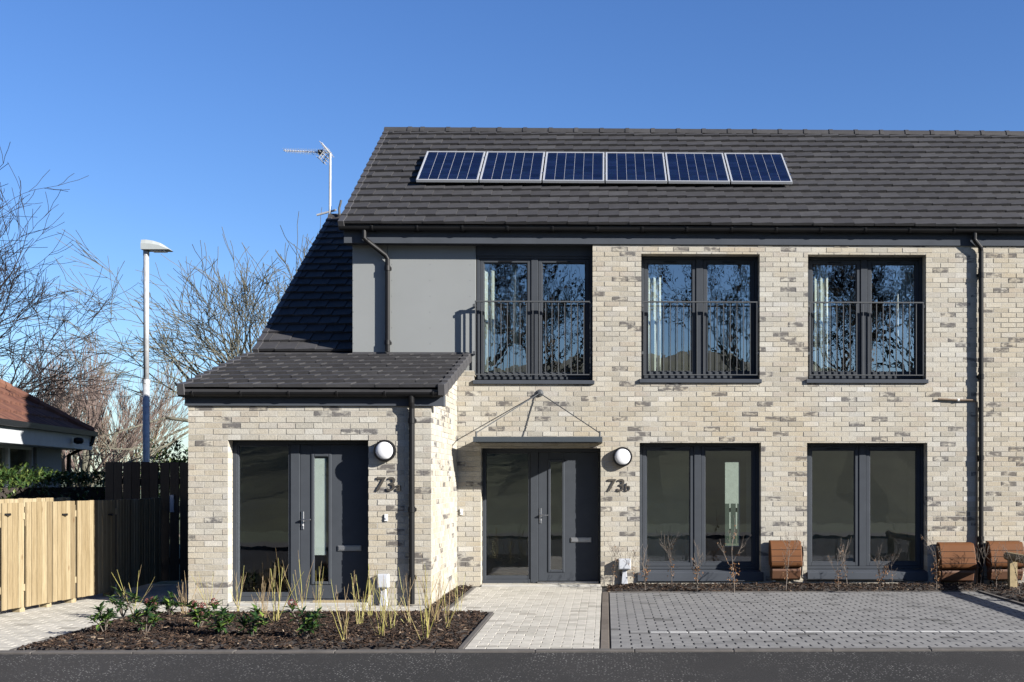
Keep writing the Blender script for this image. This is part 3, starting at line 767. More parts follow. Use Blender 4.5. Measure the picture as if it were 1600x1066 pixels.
# ------------- wall lamps, numbers, bells, service boxes
def lamp(px,py,y,r,label):
    q = P(px,py,y); t = thing('wall_lamp', label, 'wall lamp', (q.x,y,q.z), 'round bulkhead lamps beside the front doors')
    g = MB(); g.lathe((q.x,y-.003,q.z),(0,-1,0),[(r*.96,0),(r,.012),(r,.075),(r*.96,.088),(r*.84,.092),(r*.82,.08)],36); g.build('lamp_ring','black',t,smooth=False)
    g = MB(); rr = r*.83; g.lathe((q.x,y-.07,q.z),(0,-1,0),[(rr,0),(rr*.98,.018),(rr*.86,.034),(rr*.6,.046),(rr*.3,.052),(.004,.053)],36); g.build('diffuser','lampglass',t,smooth=True)
lamp(602.5,704.5,YP,.136,'round black bulkhead lamp with white diffuser beside the porch door')
lamp(972.5,714,YW,.145,'round black bulkhead lamp with white diffuser beside the canopied door')
def number(px0, py0, py1, y, big, small, label):
    q = P(px0,py1,y); zt = P(px0,py0,y).z; h = zt-q.z
    t = thing('house_number', label, 'house number', (q.x,y,q.z), 'house numbers beside the front doors')
    xx = q.x
    for ch, sc, nm in ((big[0],1,'digit'),(big[1],1,'digit'),(small,.66,'letter')):
        cu = bpy.data.curves.new(nm,'FONT'); cu.body = ch; cu.size = h/.70*sc; cu.extrude = .006; cu.offset = .0025*sc; cu.shear = .12
        ob = bpy.data.objects.new('tmp',cu); COL.objects.link(ob); dg = bpy.context.evaluated_depsgraph_get(); dg.update()
        me = bpy.data.meshes.new_from_object(ob.evaluated_get(dg)); bpy.data.objects.remove(ob)
        m = bpy.data.objects.new(nm,me); COL.objects.link(m); m.parent = t
        me.transform(Matrix.Rotation(math.pi/2,4,'X')); me.materials.clear(); me.materials.append(M['num'])
        wx = [v.co.x for v in me.vertices]; mnx = min(wx); wd = max(wx)-mnx
        m.location = (xx-q.x-mnx,-.013,0); xx += wd+.008
    return t
number(588,745.5,767,YP,'73','a','dark raised house number 73a beside the porch door')
number(949.5,748.5,767.5,YW,'73','b','dark raised house number 73b beside the canopied door')
def bell(px,py,y,label):
    q = P(px,py,y); t = thing('doorbell',label,'doorbell',(q.x,y,q.z),'doorbells beside the front doors')
    MB().box(q.x-.022,q.x+.022,y-.02,y-.004,q.z-.045,q.z+.045).build('bell_case','white',t,bevel=.004)
    g = MB(); g.lathe((q.x,y-.0205,q.z-.01),(0,-1,0),[(.013,0),(.011,.006)],12); g.build('push_button','greybox',t)
bell(603.5,809,YP,'small white doorbell on the porch wall below the number 73a')
bell(721,800,YW,'small white doorbell in the corner between porch side wall and canopied door')
def service(px0,px1,py0,py1,y,label):
    a, c = P(px0,py0,y), P(px1,py1,y); t = thing('service_box',label,'utility box',((a.x+c.x)/2,y,0),'grey utility boxes on the house wall')
    MB().box(a.x,c.x,y-.11,y-.004,c.z,a.z).build('box_body','greybox',t,bevel=.008)
    MB().box(a.x+.012,c.x-.012,y-.118,y-.11,c.z+.014,a.z-.014).build('box_cover','greybox',t,bevel=.003)
    m = (a.x+c.x)/2; MB().hexa([(m-.05,y-.06,0),(m+.05,y-.06,0),(m+.05,y-.004,0),(m-.05,y-.004,0),(m-.028,y-.06,c.z),(m+.028,y-.06,c.z),(m+.028,y-.004,c.z),(m-.028,y-.004,c.z)]).build('cable_duct','greybox',t,bevel=.004)
service(591.5,609,896.5,918,YP,'pale grey utility box on duct below the porch lamp')
service(966,985.5,872.5,889.5,YW,'pale grey utility box on duct between canopied door and lower window')

# ------------- brown meter boxes
def meter(px0, px1, py0, label, cable=False):
    yb_ = YW-.03; x0, x1 = PX(px0,YW-.3), PX(px1,YW-.3); zt = PZ(py0,YW-.2,(px0+px1)/2); H = .60
    t = thing('meter_box',label,'meter box',((x0+x1)/2,YW-.15,0),'brown gas meter boxes along the foot of the wall')
    lid = [(yb_,zt),(yb_-.13,zt-.012),(yb_-.165,zt-.035),(yb_-.235,zt-.18),(yb_-.275,zt-.31),(yb_-.265,zt-.355),(yb_-.235,zt-.385),(yb_-.19,zt-.39),(yb_,zt-.36)]
    g = MB(); g.prism(lid,x0,x1); g.build('lid','brown',t,bevel=.012,seg=2)
    g = MB()
    for dy, dz in ((-.211,-.13),(-.247,-.22),(-.272,-.30)):
        g.box(x0+.012,x1-.012,yb_+dy-.0015,yb_+dy+.02,zt+dz-.004,zt+dz+.004)
    g.build('lid_seam','black',t)
    base = [(yb_-.002,zt-.362),(yb_-.20,zt-.395),(yb_-.215,zt-.43),(yb_-.17,zt-.56),(yb_-.10,zt-.585),(yb_-.002,zt-.55)]
    g = MB(); g.prism(base,x0+.02,x1-.012); g.build('base','brownb',t,bevel=.01)
    g = MB(); xp = x0+.075; g.tube([(xp,yb_-.06,zt-.56),(xp,yb_-.06,.06)],.02,8); g.build('riser_pipe','white',t)
    g = MB(); g.tube([(xp,yb_-.06,.075),(xp,yb_-.06,-.02)],.03,8); g.build('pipe_sleeve','black',t)
    if cable:
        g = MB(); xc = x1+.02; g.tube([(x1-.01,yb_-.1,zt-.07),(xc+.01,yb_-.09,zt-.1),(xc+.015,yb_-.06,zt-.25),(xc,yb_-.05,zt-.5),(xc+.01,yb_-.04,.13),(xc+.08,yb_-.03,.10),(xc+1.6,yb_+.005,.09)],.011,6); g.build('cable','black',t)
meter(1205,1254,845,'brown meter box between the two lower windows with cable at its side',True)
meter(1471,1526,848,'brown meter box just left of the right downpipe')
meter(1549,1603,846,'brown meter box right of the downpipe, behind the knee rail')

# ------------- solar panels
sl = (RIDGE[1]-EAVE[1])/(RIDGE[0]-EAVE[0]); th = math.atan(sl)
sv = Vector((0,math.cos(th),math.sin(th))); nv = Vector((0,-math.sin(th),math.cos(th))); ax = Vector((1,0,0))
def roofpt(px,py,off):
    # sight line met with the plane lying off above the roof
    u = (px-PPX)/F; v = (VPY-py)/F
    d = Vector((u*math.cos(A)+math.sin(A), -u*math.sin(A)+math.cos(A), v)); o = Vector((0,0,CH)); p0 = Vector((0,EAVE[0],EAVE[1]))+nv*off
    t = (p0-o).dot(nv)/d.dot(nv); return o+d*t
b0, b1, t0 = roofpt(650,281,.13), roofpt(1240,283,.13), roofpt(668,236.5,.13)
PL = (t0-b0).dot(sv); PWD = (b1.x-b0.x)/6
first = None
ordn = ['leftmost','second from the left','third from the left','third from the right','second from the right','rightmost']
for i in range(6):
    lab = 'blue framed solar panel, %s of the six on the main roof' % ordn[i]
    o = Vector((b0.x+PWD*i, b0.y, b0.z))
    if i == 0:
        t = first = thing('solar_panel',lab,'solar panel',o,'solar panels in a row on the roof')
        w = PWD-.022; q = lambda mb,a0,a1,s0,s1,n0,n1: mb.obox(o,ax,sv,nv,a0,a1,s0,s1,n0,n1)
        g = MB(); fr = .026
        q(g,0,w,0,fr,-.04,.003); q(g,0,w,PL-fr,PL,-.04,.003); q(g,0,fr,fr,PL-fr,-.04,.003); q(g,w-fr,w,fr,PL-fr,-.04,.003); g.build('frame','pvframe',t,bevel=.002)
        g = MB(); q(g,fr,w-fr,fr,PL-fr,-.03,-.006); g.build('backsheet','pvback',t)
        g = MB(); cw = (w-2*fr-.02)/6; cl = (PL-2*fr-.02)/10
        for a in range(6):
            for c in range(10):
                u0 = fr+.01+a*cw; s0 = fr+.01+c*cl; q(g,u0+.006,u0+cw-.006,s0+.002,s0+cl-.002,-.0055,-.003)
        g.build('cells','pv',t)
        g = MB()
        for a in range(1,6): u0 = fr+.01+a*cw; q(g,u0-.002,u0+.002,fr+.004,PL-fr-.004,-.0055,-.0025)
        g.build('grid_lines','pvline',t)
        g = MB()
        for s0 in (.25*PL,.78*PL): q(g,w+.001,w+.02,s0-.03,s0+.03,-.045,.006); q(g,-.01,-.001,s0-.03,s0+.03,-.045,.0)
        g.build('clamp','alu',t)
        for s0 in (.25*PL,.78*PL):
            g = MB(); q(g,-.03,w+.05,s0-.02,s0+.02,-.085,-.045); g.build('mounting_rail','alu',t)
    else:
        c = copy_tree(first); c.location = o; c['label'] = lab

# ------------- TV aerial on the wing ridge
ya = 22.1; q0 = P(515.5,338,ya)
t = thing('tv_aerial','thin TV aerial on a silver mast at the wing roof ridge','aerial',q0)
MB().tube([q0-Vector((0,0,.25)),P(516,240,ya)],.024,8).build('mast','galv',t)
MB().tube([P(443,235.5,ya),P(518,239,ya)],.009,6).build('boom','galv',t)
g = MB()
for i in range(15):
    c = P(446+i*4.0,235.6+i*.2,ya); g.tube([c+Vector((0,-.16-.004*i,.0)),c+Vector((0,.16+.004*i,0))],.0045,5)
    g.tube([c+Vector((0,0,-.022)),c+Vector((0,0,.022))],.006,5)
g.build('director','galv',t)
g = MB(); 
for s in (1,-1):
    e = P(507 if s>0 else 502,228 if s>0 else 251,ya); m_ = P(514 if s>0 else 510,239,ya)
    for d in (-.2,-.07,.07,.2): g.tube([m_+Vector((0,d,.02*s)),e+Vector((0,d,0))],.008,5)
    for k in range(4):
        c = m_.lerp(e,k/3); g.tube([c+Vector((0,-.2,0)),c+Vector((0,.2,0))],.008,5); g.tube([c+Vector((-.05,-.2,.03)),c+Vector((.05,.2,-.03))],.006,5)
g.build('reflector','galv',t)
MB().box(*(lambda c:(c.x-.04,c.x+.04,c.y-.05,c.y+.05,c.z-.035,c.z+.035))(P(501,238,ya))).build('junction_box','black',t)
g = MB(); c = q0; g.tube([c+Vector((-.25,0,.02)),c+Vector((.12,0,.12))],.02,6); g.build('mast_bracket','galv',t)

# ------------------------------------------------------------------ timber fences on the left
Fa, Fb, Fc = G(0,963), G(180,930.5), G(250,914)
fd = (Fb-Fa).normalized(); fn = Vector((fd.y,-fd.x,0)); UP = Vector((0,0,1))
FH = 1.30
def boards(mb, o, d, n, u0, u1, z0, z1, bw=.083, gap=.010, th=.02, jz=.006, alt=0):
    u = u0; k = 0; cnt = max(1, round((u1-u0)/(bw+gap))); bw = (u1-u0)/cnt-gap
    for k in range(cnt):
        off = alt*(k % 2)+R.uniform(-.002,.002); dz = R.uniform(-jz,jz)
        mb.obox(o, d, n, UP, u, u+bw, off, off+th, z0+R.uniform(0,.008), z1+dz); u += bw+gap
fence = thing('bin_store_fence','low pale new timber screen of vertical boards with three gates','fence',Fa)
def fu(px):    # distance along the fence line where it shows at px
    a = P(px,750,10); r = Vector((a.x,a.y,0)); 
    den = r.x*fd.y-r.y*fd.x; s = (Fa.x*fd.y-Fa.y*fd.x)/den; pt = r*s; return (pt-Fa).dot(fd)
segs = [(-150,-60),(-58,-2),(1,35),(39.5,79.8),(80.6,116),(119.5,157.5),(158.5,178.5)]
for k,(a,b_) in enumerate(segs):
    g = MB(); boards(g, Fa, fd, fn, fu(a), fu(b_), .05+R.uniform(0,.01), FH+R.uniform(-.006,.006), jz=.002); g.build('gate' if k in (2,3,5) else 'fence_panel','wood',fence,bevel=.003)
for px in (-59,37.3,79,117.8,177):
    g = MB(); g.obox(Fa,fd,fn,UP,fu(px)-.05,fu(px)+.05,-.12,-.02,0,FH-.05); g.build('post','wood',fence)
g = MB()
for z in (.25,1.1): g.obox(Fa,fd,fn,UP,fu(-150),fu(178),-.06,-.003,z,z+.08)
g.build('rail','wood',fence)
for px in (9,98.5,170):
    g = MB(); u = fu(px); zz = PZ(804,Fa.y+fd.y*u,px); c = Fa+fd*u+fn*.022
    g.obox(c,fd,fn,UP,-.055,.055,0,.006,zz-.012,zz+.012); g.tube([c+fd*-.05+fn*.006+UP*zz,c+fn*.03+UP*(zz-.012),c+fd*.05+fn*.006+UP*zz],.007,6); g.build('handle','black',fence)
# back of the bin store
g = MB(); bo = Fa-fn*.75; bf = thing('rear_bin_fence','pale timber boards behind the low gates, hedge behind','fence',bo)
boards(g, bo, fd, fn, -2.5, 2.55, .05, FH+.03); g.build('board_panel','wood',bf,bevel=.003)
g = MB()
for z in (.25,1.1): g.obox(bo,fd,fn,UP,-2.5,2.5,-.05,-.003,z,z+.08)
g.build('rail','wood',bf)
# shaded continuation to the tall fence
sd = (Fc-Fb).normalized(); sn = Vector((sd.y,-sd.x,0)); sf = thing('shaded_fence','low timber boarded fence in shadow between the gates and tall fence','fence',Fb)
g = MB(); boards(g, Fb+sd*.02, sd, sn, .03, (Fc-Fb).length, .05, FH); g.build('board_panel','wood',sf,bevel=.003)
g = MB(); 
for z in (.25,1.1): g.obox(Fb+sd*.02,sd,sn,UP,.03,(Fc-Fb).length,-.06,-.003,z,z+.08)
g.build('rail','wood',sf)
yt = 17.5; tx0, tx1 = PX(165,yt), XPL-.02; tf = thing('tall_fence','tall dark stained close boarded fence beside the porch','fence',(tx0,yt,0))
g = MB(); ztf = PZ(722,yt,230); o = Vector((0,yt,0)); xg = PX(250,yt)
boards(g,o,Vector((1,0,0)),Vector((0,-1,0)),tx0,xg-.01,.04,ztf,.135,.010,.02,.006,.012); g.build('board_panel','wooddark',tf,bevel=.003)
g = MB(); boards(g,o,Vector((1,0,0)),Vector((0,-1,0)),xg+.01,tx1,.05,ztf-.005,.135,.012,.02,.006,.012); g.build('gate','wooddark',tf,bevel=.003)
g = MB(); q = P(270.5,787,yt); g.box(q.x-.03,q.x+.03,yt-.06,yt-.033,q.z-.13,q.z+.13); g.build('gate_lock','greybox',tf,bevel=.004)
g = MB()
for z in (.3,1.5): g.box(tx0,tx1,yt+.003,yt+.06,z,z+.09)
g.build('rail','wooddark',tf)

# timber knee rail at the right
kx = PX(1576,16.5)
kr = thing('knee_rail','low timber knee rail on square posts beside the driveway','knee rail',(kx,16.3,0))
g = MB(); g.tube([(kx,16.55,.47),(kx,16.4,.47),(kx,13.5,.47),(kx,10.9,.47)],.062,10); g.build('rail','rail',kr,bevel=0)
for y in (16.35,14.55,12.75,11.1): MB().box(kx-.055,kx+.055,y-.05,y+.05,-.05,.42).build('post','rail',kr,bevel=.005)

# ------------------------------------------------------------------ street lamp
yl = 26.0; q = P(228.5,722,yl); sl_ = thing('street_lamp','tall galvanised street lamp rising behind the dark fence','street lamp',(q.x,yl,0))
zj = PZ(597,yl,228); zt_ = PZ(391,yl,228)
MB().tube([(q.x,yl,-.05),(q.x,yl,zj)],.074,12).build('lower_column','galv',sl_,smooth=True)
g = MB(); g.tube([(q.x,yl,zj-.02),(q.x,yl,zt_)],.06,12); g.build('column','galv',sl_,smooth=True)
g = MB(); g.tube([(q.x,yl,zj-.04),(q.x,yl,zj+.05)],.085,12); g.tube([(q.x,yl,zt_-.12),(q.x,yl,zt_+.0)],.066,12); g.build('collar','galv',sl_)
x0, x1 = PX(224,yl), PX(267,yl); zb_, zh = zt_-.01, PZ(376.5,yl,240)
prof_ = [(x0,zb_),(x0,zh),(x0+.10,zh+.005),(x0+.26,zh-.02),(x0+.42,zh-.07),(x1-.03,zb_+.035),(x1,zb_+.01),(x1-.04,zb_-.0)]
g = MB(); n = len(prof_)
for w_, yy in ((.6,-.16),(1,-.12),(1,.12),(.6,.16)):
    for (xx,zz) in prof_: g.v.append((xx,yl+yy,zb_+(zz-zb_)*w_))
for k in range(3):
    for j in range(n): g.f.append((k*n+j,k*n+(j+1)%n,(k+1)*n+(j+1)%n,(k+1)*n+j))
g.f.append(tuple(range(n))); g.f.append(tuple(3*n+j for j in reversed(range(n)))); g.build('lantern','lantern',sl_)
g = MB(); g.box(x0+.2,x1-.1,yl-.1,yl+.1,zb_-.03,zb_-.002); g.build('lens','lampglass',sl_,bevel=.01)

# ------------------------------------------------------------------ neighbouring bungalow
bung = thing('bungalow','low roughcast bungalow with red tiled hipped roof and white fascia','house',(-10.6,21,0))
Ae = P(0,662,19.2); Be = P(143,680,24.2); ze = 2.52
e0 = Vector((Ae.x,Ae.y,0)); e1 = Vector((Be.x,Be.y,0)); ed = (e1-e0).normalized(); en = Vector((ed.y,-ed.x,0)); Lb = (e1-e0).length
e0 = e0-ed*7; Lb += 7
def bp(u,n,z): return e0+ed*u+en*n+UP*z
ps = .66; rw = 3.6   # pitch, half width
g = MB(); rows = 11; rg = rw/rows
for r in range(rows):
    n0, n1 = -r*rg, -(r+1)*rg-.03; hz = ze+r*rg*ps; hz1 = ze+((r+1)*rg+.03)*ps
    umax0 = Lb-r*rg; umax1 = Lb-(r+1)*rg; u = -(.15 if r % 2 else 0)
    while u < umax0:
        a, c = max(u,0), min(u+.3,umax0); c1 = min(u+.3,max(umax1,a)); u += .3
        k = 4; 
        for i in range(k):   # pantile roll
            f0, f1 = i/k, (i+1)/k; w0, w1 = .028*math.sin(f0*math.pi), .028*math.sin(f1*math.pi)
            g.quad(bp(a+(c-a)*f0,n0,hz+.045+w0),bp(a+(c-a)*f1,n0,hz+.045+w1),bp(a+(c1-a)*f1,n1,hz1+.0+w1),bp(a+(c1-a)*f0,n1,hz1+w0))
            g.quad(bp(a+(c-a)*f0,n0,hz+.0),bp(a+(c-a)*f1,n0,hz+.0),bp(a+(c-a)*f1,n0,hz+.045+w1),bp(a+(c-a)*f0,n0,hz+.045+w0))
rf = g.build('roof','redtile',bung)
g = MB(); zr = ze+rw*ps
g.quad(bp(Lb,0,ze),bp(Lb,-2*rw,ze),bp(Lb-rw,-rw,zr)); g.quad(bp(0,-2*rw,ze),bp(0,-rw,zr),bp(Lb-rw,-rw,zr),bp(Lb,-2*rw,ze)); g.quad(bp(0,0,ze-.02),bp(Lb,0,ze-.02),bp(Lb,-2*rw,ze-.02),bp(0,-2*rw,ze-.02))
g.build('rear_slope','redtile',rf)
g = MB(); 
for k in range(9):
    a, c = bp(Lb-rw*k/9,-rw*k/9,ze+.05+rw*ps*k/9), bp(Lb-rw*(k+1.05)/9,-rw*(k+1.05)/9,ze+.05+rw*ps*(k+1.05)/9); g.tube([a,c],[.11,.09],8)
g.build('hip_tile','redtile',rf)
g = MB(); g.obox(e0,ed,en,UP,-.02,Lb+.02,.02,.12,ze-.05,ze+.05); g.obox(e0,ed,en,UP,Lb-.02,Lb+.1,-5,.1,ze-.05,ze+.05); g.tube([bp(Lb-.1,.08,ze-.02),bp(Lb-.15,.05,ze-.2),bp(Lb-.3,-.35,ze-.45),bp(Lb-.3,-.38,.1)],.045,8); g.build('gutter','black',bung)
g = MB(); g.obox(e0,ed,en,UP,0,Lb,-.03,.018,ze-.33,ze-.02); g.obox(e0,ed,en,UP,0,Lb-.02,-.45,-.03,ze-.33,ze-.30); g.obox(e0,ed,en,UP,Lb-.02,Lb+.01,-5,.0,ze-.33,ze-.02); g.build('fascia','whitefascia',bung)
WI = -.45
ow0, ow1 = Lb-5.6, Lb-1.9
g = MB(); g.obox(e0,ed,en,UP,0,ow0,WI-.25,WI,0,ze-.3); g.obox(e0,ed,en,UP,ow1,Lb-.45,WI-.25,WI,0,ze-.3); g.obox(e0,ed,en,UP,ow0,ow1,WI-.25,WI,0,.85); g.obox(e0,ed,en,UP,Lb-.7,Lb-.45,-6,WI-.25,0,ze-.3); g.obox(e0,ed,en,UP,0,Lb-.7,-4.2,-4,0,ze-.3); g.build('wall','render',bung)
g = MB()
for u in (ow0,ow0+1.2,ow0+2.4,ow1-.09): g.obox(e0,ed,en,UP,u,u+.09,WI-.16,WI-.06,.851,ze-.3)
g.obox(e0,ed,en,UP,ow0+.09,ow1-.09,WI-.155,WI-.065,.851,.93); g.obox(e0,ed,en,UP,ow0+.09,ow1-.09,WI-.155,WI-.065,ze-.38,ze-.3)
w_ = g.build('window','white',bung)
MB().obox(e0,ed,en,UP,ow0+.05,ow1-.05,WI-.115,WI-.109,.9,ze-.34).build('pane','glass',w_)
g = MB(); c = bp(Lb-1.35,.06,ze-.18); g.lathe(c,en,[(.05,0),(.07,.06),(.06,.14),(.03,.17)],12); g.build('floodlight','black',bung)

# ------------------------------------------------------------------ plants
def leafquad(mb, p, d, up, l, w, fold=.25):
    d = d.normalized(); s = d.cross(up); 
    if s.length < 1e-4: s = d.orthogonal()
    s.normalize(); n = s.cross(d).normalized()
    i = len(mb.v); m = p+d*(l*.45)
    mb.v += [tuple(p), tuple(m+s*w*.5+n*w*fold), tuple(p+d*l-n*l*.12), tuple(m-s*w*.5+n*w*fold), tuple(m)]
    mb.f += [(i,i+4,i+1),(i+1,i+4,i+2),(i,i+3,i+4),(i+3,i+2,i+4)]
def rv(r): 
    return Vector((r.gauss(0,1),r.gauss(0,1),r.gauss(0,1))).normalized()

# bare branching trees
def branches(rng, base, d0, L, r0, depth, spread=.6, up=.15, nk=(3,5), ratio=.62, wig=.16, segs=5, minr=.004, out=None, lvl=0, gravity=0, taper=.45):
    """list of (level, points, radii)"""
    if out is None: out = []
    p = Vector(base); d = Vector(d0).normalized(); pts = [p.copy()]; rs = [r0]; n = max(3,segs-lvl//2)
    for k in range(n):
        d = (d+rv(rng)*wig+Vector((0,0,up-gravity*lvl))*.5).normalized(); p = p+d*(L/n); pts.append(p.copy()); rs.append(max(minr,r0*(1-(1-taper)*(k+1)/n)))
    out.append((lvl,pts,rs))
    if lvl < depth:
        kids = rng.randint(*nk)
        for c in range(kids):
            f = rng.uniform(.30,1) if c else 1.0
            i = min(n-1,int(f*n)); q = pts[i].lerp(pts[i+1],f*n-i) if f < 1 else pts[-1]
            dd = (pts[min(i+1,n)]-pts[i]).normalized(); o = rv(rng); o = (o-dd*o.dot(dd)).normalized()
            sp = spread*rng.uniform(.6,1.25)*(.55 if c == 0 else 1)
            branches(rng,q,dd*math.cos(sp)+o*math.sin(sp),L*ratio*rng.uniform(.75,1.2),max(minr,rs[i]*rng.uniform(.55,.75)),depth,spread,up,nk,ratio,wig,segs,minr,out,lvl+1,gravity,taper)
    return out
def bare_tree(seed, loc, label, trunk_h, trunk_r, limbs, limbL, depth, barkm, twigm, lean=(0,0), split=1, **kw):
    rng = random.Random(seed); loc = Vector(loc); o = []
    top = loc+Vector((lean[0],lean[1],trunk_h))
    trunk = [(0,[loc-Vector((0,0,.1)),loc.lerp(top,.5)+Vector((rng.uniform(-.1,.1),0,0)),top],[trunk_r*1.2,trunk_r,trunk_r*.8])]
    for i in range(limbs):
        a = 2*math.pi*(i+rng.uniform(-.3,.3))/limbs; el = rng.uniform(.45,1.25); f = rng.uniform(.6,1) if i else 1
        b = loc.lerp(top,f); branches(rng,b,(math.cos(a)*math.cos(el),math.sin(a)*math.cos(el),math.sin(el)),limbL*rng.uniform(.8,1.15),trunk_r*rng.uniform(.4,.6),depth,out=o,**kw)
    t = thing('bare_tree',label,'tree',loc)
    tr, cr = MB(), MB()
    for lv,p,r in trunk: tr.tube(p,r,8)
    for lv,p,r in o:
        if lv < split: tr.tube(p,r,6)
        else: cr.tube(p,r,4 if lv == split else 3,caps=False)
    tr.build('trunk',barkm,t,smooth=True); cr.build('crown',twigm,t)
    return t
q = G(-130,750+2829/25.0); 
bare_tree(11, (PX(-172,25.5),25.5,-.05), 'dark bare tree at left edge, branches reaching over the red roof', 2.6, .2, 12, 2.7, 4, 'bark','twig_dark', spread=.62, up=.04, nk=(4,5), ratio=.66, wig=.2, minr=.006)
bare_tree(23, (PX(420,31),31,-.05), 'spreading bare tree behind the porch roof, trunk hidden by the house', 2.5, .19, 18, 2.95, 4, 'barkg','barkg', spread=.58, up=.0, nk=(3,4), ratio=.66, wig=.17, minr=.0075)
kw = dict(spread=.38, up=.16, nk=(3,5), ratio=.66, wig=.14, minr=.008)
bare_tree(31, (PX(128,44),44,-.05), 'tall orange-brown twiggy willow left of the street lamp', 1.2, .22, 10, 2.5, 4, 'barkg','twig_red', **kw)
bare_tree(35, (PX(48,47),47,-.05), 'orange-brown twiggy tree directly above the bungalow roof', 1.0, .2, 9, 2.3, 4, 'barkg','twig_orange', **kw)
bare_tree(37, (PX(196,50),50,-.05), 'rounder brown twiggy tree immediately behind the street lamp', .8, .18, 9, 2.1, 4, 'barkg','twig_orange', **kw)

def leaf_mass(name, label, cat, c, ext, n, l, mat, seed, clumps=14, trunk=True):
    rng = random.Random(seed); t = thing(name,label,cat,(c[0],c[1],0)); g = MB(); cl = []
    for _ in range(clumps):
        p = Vector((rng.uniform(-1,1)*ext[0],rng.uniform(-1,1)*ext[1],rng.uniform(-.8,1)*ext[2]))*.75; cl.append((p,rng.uniform(.3,.5)))
    C = Vector(c)
    for _ in range(n):
        p, r = rng.choice(cl); o = rv(rng); q = C+p+Vector((o.x*ext[0],o.y*ext[1],o.z*ext[2]))*r*rng.uniform(.5,1.05)
        leafquad(g,q,(o+rv(rng)*.7+Vector((0,0,.3))),Vector((0,0,1)),l*rng.uniform(.7,1.3),l*.45)
    g.build('foliage',mat,t)
    if trunk:
        s = MB()
        for k in range(5): s.tube([(C.x+rng.uniform(-.2,.2),C.y,-.05),(C.x+rng.uniform(-.6,.6)*ext[0],C.y,C.z)],[.05,.02],5)
        s.build('stem','twig',t)
    return t
leaf_mass('evergreen_bush','dark evergreen bush peeping over the tall fence beside the porch','bush',(PX(274,33),33,1.55),(.75,.6,1.05),1500,.14,'hedge',4)
leaf_mass('evergreen_bush','low evergreen bush over the tall fence, right of the street lamp','bush',(PX(250,35),35,1.3),(.8,.6,1.0),1200,.14,'hedge',5)
# laurel hedge
hd = thing('laurel_hedge','clipped green laurel hedge between the bin store and bungalow','hedge',(-9,18,0)); g = MB(); rng = random.Random(9)
ha, hb = Vector((PX(-60,16.8),16.8,0)), Vector((PX(172,20.5),20.5,0)); hdv = (hb-ha); hn = Vector((hdv.y,-hdv.x,0)).normalized()
for _ in range(5200):
    u = rng.random(); z = rng.uniform(.05,1.6); w = rng.uniform(-.35,.35)
    if rng.random() < .6: w = .35*rng.choice((-1,1))*rng.uniform(.8,1.1)
    if rng.random() < .25: z = 1.58+rng.uniform(-.06,.1)
    if u < .4 and rng.random() < .10: z = 1.6+rng.uniform(0,.18)
    leafquad(g, ha+hdv*u+hn*w+UP*z, rv(rng)+hn*.5*(1 if w>0 else -1)+UP*.4, UP, rng.uniform(.07,.13), .045)
g.build('foliage','hedge',hd)
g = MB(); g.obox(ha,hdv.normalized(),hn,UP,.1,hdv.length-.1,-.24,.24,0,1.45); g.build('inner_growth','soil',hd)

# dogwood stems: four plants, copied
def dogwood(seed, n, h, brownish=False):
    rng = random.Random(seed); t = thing('dogwood_shrub','','shrub',(0,0,0))
    a, b = MB(), MB()
    for i in range(n):
        an = rng.uniform(0,6.28); tilt = abs(rng.gauss(.22,.22)); hh = h*rng.uniform(.5,1.25); d = Vector((math.cos(an)*math.sin(tilt),math.sin(an)*math.sin(tilt),math.cos(tilt)))
        p = Vector((rng.uniform(-.035,.035),rng.uniform(-.035,.035),-.02)); pts = [p]; 
        for k in range(4): d = (d+rv(rng)*.07).normalized(); p = p+d*hh/4; pts.append(p)
        r = rng.uniform(.0027,.0043); (b if rng.random()<(.75 if brownish else .22) else a).tube(pts,[r,r*.95,r*.85,r*.7,r*.45],5)
        for k in range(rng.randint(1,3)):
            q = pts[rng.choice((1,2,3))]; dd = (d+rv(rng)*.45+Vector((0,0,.2))).normalized(); L = hh*rng.uniform(.2,.4)
            b.tube([q,q+dd*L*.5,q+dd*L+Vector((0,0,.02))],[r*.7,r*.55,r*.35],4)
    a.build('stems','stem_y',t)
    if b.v: b.build('side_shoots','stem_r',t)
    return t
kinds = [dogwood(101,6,.52), dogwood(102,8,.56), dogwood(103,5,.50), dogwood(104,11,.46,True), dogwood(105,7,.6)]
used = [False]*5
dog = [(210,961,2,1.0,'sparse yellow stemmed shrub before the dark fence, left end of the bed'),(288,962,3,1.0,'thick tuft of brownish stems at the porch left corner'),
 (327,951,2,.8,'thin stemmed shrub in front of the left strip of porch brick'),(371,956,0,.9,'yellow stemmed shrub at the left jamb of the porch door'),
 (412,977,3,1.15,'brown and yellow stems before the porch sidelight'),(432,973,1,1.05,'leaning yellow stems before the right part of the porch sidelight'),
 (472,955,4,.9,'tall yellow stems before the porch door handle side'),(497,953,2,.95,'thin twiggy stems under the glazed strip of the porch door'),
 (540,1002,0,1.0,'vase shaped yellow shrub nearest the road, below the letter plate'),(561,978,1,1.0,'dense yellow stems at the right jamb of the porch door'),
 (580,965,4,.85,'yellow stems just left of the porch utility box'),(597,996,1,.95,'bushy yellow shrub in front of the porch utility box'),(611,984,2,1.0,'few yellow stems just right of the porch utility box'),
 (641,976,0,1.0,'yellow stems before the porch downpipe'),(666,1001,1,1.05,'big yellow shrub near the road before the porch corner'),
 (681,974,3,1.1,'reddish tipped stems before the porch side wall'),(699,982,0,1.0,'yellow shrub at the right end of the bed by the path'),(716,957,2,.85,'small leaning shrub at the inside corner of the path')]
